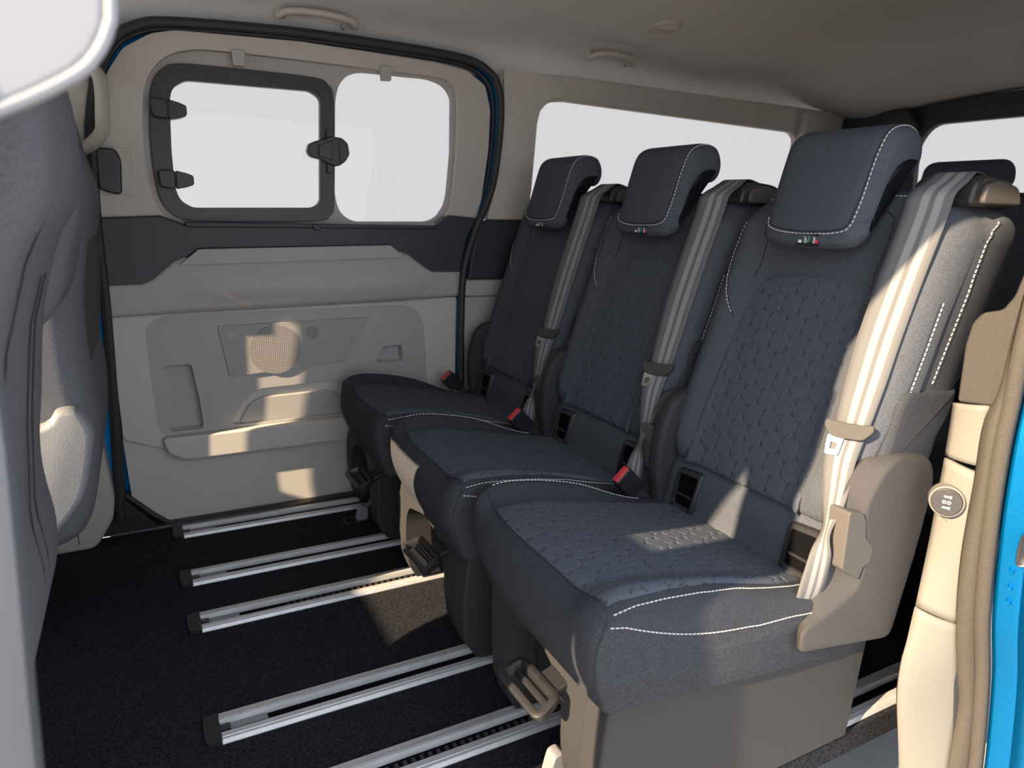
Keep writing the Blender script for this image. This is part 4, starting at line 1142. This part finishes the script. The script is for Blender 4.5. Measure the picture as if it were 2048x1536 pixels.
    new('buckle_stalk', obox(bc - A * 0.05 + Cn * 0.002, A * 0.03, B * 0.006, Cn * 0.016), M['plastic'], bu, bevel=0.004)
    # ---------- hinge cover on the near side
    ci = [(0.938, 0.520), (0.889, 0.508), (0.866, 0.481), (0.850, 0.43), (0.850, 0.349), (0.840, 0.323), (0.816, 0.292), (0.795, 0.276), (0.800, 0.225), (1.015, 0.195), (1.045, 0.36), (1.055, 0.46), (1.035, 0.505)]
    cq = [(0.942, 0.517), (0.910, 0.494), (0.886, 0.451), (0.886, 0.420), (0.905, 0.371), (0.896, 0.315), (0.830, 0.286), (0.786, 0.273), (0.789, 0.238), (1.001, 0.203), (1.032, 0.366), (1.042, 0.464), (1.026, 0.500)]
    rad = [0.03, 0.03, 0.02, 0.02, 0.02, 0.02, 0.03, 0.012, 0.012, 0.02, 0.05, 0.03, 0.02]
    ri = rpoly(ci, rad, 4); rq = rpoly(cq, rad, 4)
    bm = loft([[(x + 0.045, SY - 0.165, z) for x, z in ri], [(x + 0.012, SY - 0.193, z) for x, z in ri], [(x + 0.006, SY - 0.202, z) for x, z in ri], [(x, SY - 0.2245, z) for x, z in inset2(rq, -0.001)], [(x, SY - 0.2275, z) for x, z in inset2(rq, 0.002)], [(x, SY - 0.2285, z) for x, z in inset2(rq, 0.006)]])
    cv = new('hinge_cover', bm, M['plastic_cover'], S, angle=50)
    lev = rpoly([(0.850, 0.357), (0.847, 0.447), (0.880, 0.440), (0.888, 0.424), (0.894, 0.398), (0.916, 0.378), (0.914, 0.354), (0.898, 0.350), (0.892, 0.331)], 0.006, 4)
    new('recline_lever', prism(lev, 'y', SY - 0.2290, SY - 0.196), M['plastic_lever'], cv, bevel=0.005, seg=3)
    # far side hinge cover (slimmer)
    cv2 = [(0.845, 0.30), (0.835, 0.38), (0.845, 0.46), (0.88, 0.515), (0.96, 0.52), (1.0, 0.49), (1.02, 0.40), (1.0, 0.24), (0.90, 0.225), (0.84, 0.25)]
    new('hinge_cover', pillow([(p.x, p.y) for p in catmull([(x, z, 0) for x, z in cv2], 4, True)], SY + 0.165, SY + HF - 0.002, 0.012, 2, k=4), M['plastic'], S, angle=80)
    # release handle loop
    hc = Vector((0.436, SY - 0.064, 0.186))
    U = Vector((0.06, -0.99, -0.05)).normalized(); V = Vector((0.93, 0.05, 0.36)).normalized()
    lo_ = rpoly([(-0.050, -0.019), (0.050, -0.019), (0.044, 0.017), (-0.044, 0.017)], 0.009, 4)
    hd = new('release_handle', tube([hc + U * a + V * b for a, b in lo_], 0.0062, 8, closed=True, rv=0.009, power=3.2), M['blacksat'], S, angle=50)
    new('handle_arm', obox(hc + U * 0.012 + Vector((0.050, 0, 0.016)), Vector((0.032, 0, 0.012)), U * 0.022, V.cross(U).normalized() * 0.006), M['black'], hd, bevel=0.004)
    new('handle_bar', tube([hc + U * -0.045 + V * 0.006 - Vector((0, 0, 0.008)), hc + U * 0.045 + V * 0.006 - Vector((0, 0, 0.008))], 0.006, 8), M['black'], hd)
    return S

seat = make_seat()
def copy_tree(o, parent=None):
    c_ = o.copy()
    COL.objects.link(c_)
    if parent: c_.parent = parent
    for ch in list(o.children):
        copy_tree(ch, c_)
    return c_
seat['label'] = 'nearest passenger seat, partly sunlit, beside the open door'
seat2 = copy_tree(seat); seat2.location = (X0, 1.22, 0); seat2['label'] = 'middle passenger seat of the row, between the other two'
seat3 = copy_tree(seat); seat3.location = (X0, 1.65, 0); seat3['label'] = 'farthest passenger seat, beside the far sliding door'

pedestal(seat, SY, -0.196, 0.100, 0.135)
pedestal(seat2, 1.22, -0.194, 0.105, 0.188)
pedestal(seat3, 1.65, -0.088, 0.075, 0.214)
new('skirt_lip', box(0.52, 0.982, SY - 0.1955, SY - 0.1860, 0.001, 0.05), M['plastic'], seat, bevel=0.002)

# ================================================================== ROOF FITTINGS
def grab(x0, x1, y, z, label):
    g = thing('grab_handle', ((x0 + x1) / 2, y, z), label, 'grab handle', 'grab handles on the headliner')
    L = x1 - x0
    # U shaped bar: feet on the headliner, bar hanging toward the cabin
    path = catmull([(x0 + 0.012, y + 0.012, z - 0.012), (x0 + 0.008, y - 0.004, z - 0.018), (x0 + 0.028, y - 0.026, z - 0.010), (x0 + L * 0.5, y - 0.032, z - 0.006), (x1 - 0.028, y - 0.026, z - 0.010), (x1 - 0.008, y - 0.004, z - 0.018), (x1 - 0.012, y + 0.012, z - 0.012)], 6)
    new('handle_bar', tube(path, 0.0095, 10, rv=0.008, power=2.6), M['handle_grey'], g, angle=60)
    for xx in (x0 + 0.012, x1 - 0.012):
        new('handle_mount', obox((xx, y + 0.010, z - 0.006), (0.013, 0, 0), (0, 0.012, -0.006), (0, 0.006, 0.010)), M['handle_grey'], g, bevel=0.005, seg=3)
    new('coat_hook', tube([(x1 - 0.046, y - 0.018, z - 0.012), (x1 - 0.046, y - 0.010, z - 0.026), (x1 - 0.040, y - 0.016, z - 0.030)], 0.003, 8), M['chrome'], g)
    return g
grab(0.340, 0.540, 1.893, 1.302, 'grey grab handle on the headliner above the sliding door')
grab(1.225, 1.400, 1.868, 1.312, 'grey grab handle on the headliner above the rear side window')
dl = thing('roof_lamp', (1.42, 1.63, 1.372), 'round recessed roof lamp on the headliner', 'lamp')
def ell(cx_, cy_, r, z0, z1, r2=None, n=40):
    r2 = r2 or r
    return loft([[(cx_ + r * math.cos(2 * math.pi * i / n), cy_ + r * math.sin(2 * math.pi * i / n), z0 - 0.10 * r * math.sin(2 * math.pi * i / n)) for i in range(n)],
                 [(cx_ + r2 * math.cos(2 * math.pi * i / n), cy_ + r2 * math.sin(2 * math.pi * i / n), z1 - 0.10 * r2 * math.sin(2 * math.pi * i / n)) for i in range(n)]])
new('trim_ring', ell(1.385, 1.715, 0.050, 1.372, 1.362, 0.046), M['handle_grey'], dl, bevel=0.002)
new('lens', ell(1.385, 1.715, 0.034, 1.362, 1.3605, 0.031), M['cream_light'], dl, bevel=0.001)
new('lens_rib', obox((1.385, 1.715, 1.3605), (0.031, 0, 0), (0, 0.003, 0), (0, 0, 0.002)), M['trim_mid'], dl, bevel=0.001)

# far pillar grab handle
g = thing('pillar_handle', (-0.07, 1.87, 0.94), 'cream upright grab handle on the pillar beside the front seat', 'grab handle')
pp = catmull([(-0.105, 1.885, 1.105), (-0.082, 1.85, 1.110), (-0.052, 1.825, 1.104), (-0.043, 1.82, 1.075), (-0.047, 1.82, 1.01), (-0.052, 1.822, 0.980), (-0.075, 1.84, 0.955), (-0.105, 1.885, 0.940)], 6)
new('handle_bar', tube(pp, 0.016, 12, rv=0.012, power=3.0), M['cream'], g, angle=60)

# ================================================================== FRONT SEATS
def front_seat(name, label, ya, yb, prof, deform=None):
    s = thing(name, ((-0.2), (ya + yb) / 2, 0.0), label, 'seat', 'front seats')
    pr = [(p.x, p.y) for p in catmull([(x, z, 0) for x, z in prof], 4, True)]
    new('backrest', pillow(pr, ya, yb, 0.05, 6, k=6, deform=deform), M['frontseat'], s, angle=80)
    return s
fp = [(-0.067, 0.995), (-0.054, 0.926), (-0.058, 0.844), (-0.085, 0.79), (-0.109, 0.707), (-0.123, 0.605), (-0.131, 0.549), (-0.132, 0.498), (-0.126, 0.43), (-0.134, 0.37), (-0.153, 0.333), (-0.171, 0.306), (-0.24, 0.30), (-0.28, 0.40), (-0.25, 0.60), (-0.20, 0.80), (-0.17, 0.95), (-0.14, 1.02), (-0.09, 1.03)]
fs1 = front_seat('front_seat', 'grey cloth back of the near front seat at the left edge', 0.612, 1.05, fp)
sb = [(-0.128, 0.70), (-0.118, 0.732), (-0.150, 0.738), (-0.190, 0.72), (-0.22, 0.62), (-0.215, 0.572), (-0.17, 0.562), (-0.145, 0.575), (-0.138, 0.63)]  # added out-of-view shape that blocks sun from the nearest cushion
new('side_sun_block', pillow([(p.x, p.y) for p in catmull([(x, z, 0) for x, z in sb], 4, True)], 0.487, 0.66, 0.02, 3, k=4), M['frontseat'], fs1, angle=80)
mb = [(-0.072, 0.93), (-0.060, 0.85), (-0.080, 0.77), (-0.100, 0.705), (-0.13, 0.675), (-0.20, 0.675), (-0.22, 0.75), (-0.19, 0.90), (-0.15, 0.975), (-0.10, 0.985)]  # added filler between the front seats, stops sun above the low gap
new('middle_sun_block', pillow([(p.x, p.y) for p in catmull([(x, z, 0) for x, z in mb], 4, True)], 1.03, 1.292, 0.03, 4, k=5), M['frontseat'], fs1, angle=80)
bm = bmesh.new()
def fxp(z): return interp([(0.306, -0.171), (0.37, -0.134), (0.43, -0.126), (0.498, -0.132), (0.605, -0.123), (0.707, -0.109), (0.79, -0.085), (0.844, -0.058), (0.926, -0.054), (0.995, -0.067)], z)
for yy in (0.70, 0.86, 0.90):
    tube([(fxp(z) + 0.0008, yy + 0.03 * (z - 0.6), z) for z in [0.36 + 0.025 * i for i in range(20 if yy == 0.70 else 17)]], 0.0009, 6, bm=bm)
tag(new('seam_lines', bm, M['seam'], fs1), kind='stuff')
new('cushion', prism(rpoly([(-0.72, 0.30), (-0.22, 0.28), (-0.19, 0.22), (-0.25, 0.10), (-0.70, 0.12)], 0.03), 'y', 0.66, 1.06), M['frontseat'], fs1, bevel=0.03, seg=4)
new('pedestal', box(-0.66, -0.26, 0.70, 1.02, 0.0, 0.12), M['black'], fs1, bevel=0.01)
new('headrest', pillow([(p.x, p.y) for p in catmull([(-0.12, 1.05, 0), (-0.10, 1.12, 0), (-0.11, 1.20, 0), (-0.16, 1.21, 0), (-0.18, 1.12, 0), (-0.17, 1.05, 0)], 4, True)], 0.72, 0.97, 0.03, 4, k=5), M['frontseat'], fs1, angle=80)
fp2 = [(-0.085, 0.935), (-0.066, 0.848), (-0.080, 0.757), (-0.092, 0.674), (-0.094, 0.578), (-0.088, 0.457), (-0.105, 0.33), (-0.14, 0.26), (-0.22, 0.25), (-0.26, 0.35), (-0.24, 0.55), (-0.20, 0.75), (-0.18, 0.92), (-0.15, 1.0), (-0.10, 1.0)]
fs2 = front_seat('front_seat', 'dark back of the far front seat beside the cream pillar', 1.300, 1.80, fp2)
new('back_net', prism(rpoly([(-0.10, 0.50), (-0.086, 0.62), (-0.074, 0.74), (-0.082, 0.80), (-0.10, 0.80), (-0.12, 0.6)], 0.01), 'y', 1.40, 1.74), M['frontseat_mesh'], fs2, bevel=0.006)
new('side_shield', pillow([(p.x, p.y) for p in catmull([(-0.160, 0.485, 0), (-0.141, 0.506, 0), (-0.112, 0.503, 0), (-0.096, 0.469, 0), (-0.099, 0.433, 0), (-0.116, 0.361, 0), (-0.150, 0.310, 0), (-0.20, 0.27, 0), (-0.30, 0.26, 0), (-0.30, 0.44, 0), (-0.22, 0.47, 0)], 4, True)], 1.272, 1.325, 0.012, 2, k=4), M['shield'], fs2, angle=80)
new('cushion', prism(rpoly([(-0.72, 0.33), (-0.22, 0.30), (-0.17, 0.24), (-0.22, 0.14), (-0.70, 0.14)], 0.03), 'y', 1.35, 1.76), M['frontseat'], fs2, bevel=0.03, seg=4)
new('pedestal', box(-0.66, -0.26, 1.42, 1.74, 0.0, 0.14), M['black'], fs2, bevel=0.01)
new('headrest', pillow([(p.x, p.y) for p in catmull([(-0.12, 1.02, 0), (-0.10, 1.09, 0), (-0.11, 1.17, 0), (-0.16, 1.18, 0), (-0.18, 1.09, 0), (-0.17, 1.02, 0)], 4, True)], 1.47, 1.69, 0.03, 4, k=5), M['frontseat'], fs2, angle=80)

# ================================================================== REAR BENCH (only a headrest shows)
rb = thing('rear_bench', (2.0, 1.2, 0.0), 'dark rear bench whose headrest shows before the rear window', 'seat')
new('backrest', pillow([(p.x, p.y) for p in catmull([(1.86, 0.42, 0), (1.90, 0.60, 0), (1.94, 0.80, 0), (1.97, 0.90, 0), (2.02, 0.93, 0), (2.07, 0.90, 0), (2.06, 0.70, 0), (2.02, 0.45, 0), (1.94, 0.38, 0)], 4, True)], 0.66, 1.84, 0.04, 6, k=5), M['fabric'], rb, angle=80)
new('cushion', prism(rpoly([(1.45, 0.40), (1.90, 0.37), (1.96, 0.30), (1.9, 0.18), (1.48, 0.22)], 0.03), 'y', 0.68, 1.82), M['fabric'], rb, bevel=0.03, seg=4)
new('pedestal', box(1.55, 1.92, 0.76, 1.74, 0.0, 0.22), M['black'], rb, bevel=0.01)
new('headrest', pillow([(p.x, p.y) for p in catmull([(1.93, 0.93, 0), (1.93, 0.98, 0), (1.95, 1.006, 0), (2.0, 1.012, 0), (2.03, 0.99, 0), (2.03, 0.95, 0), (1.98, 0.93, 0)], 4, True)], 1.036, 1.236, 0.02, 4, k=5), M['fabric_hr'], rb, angle=80)
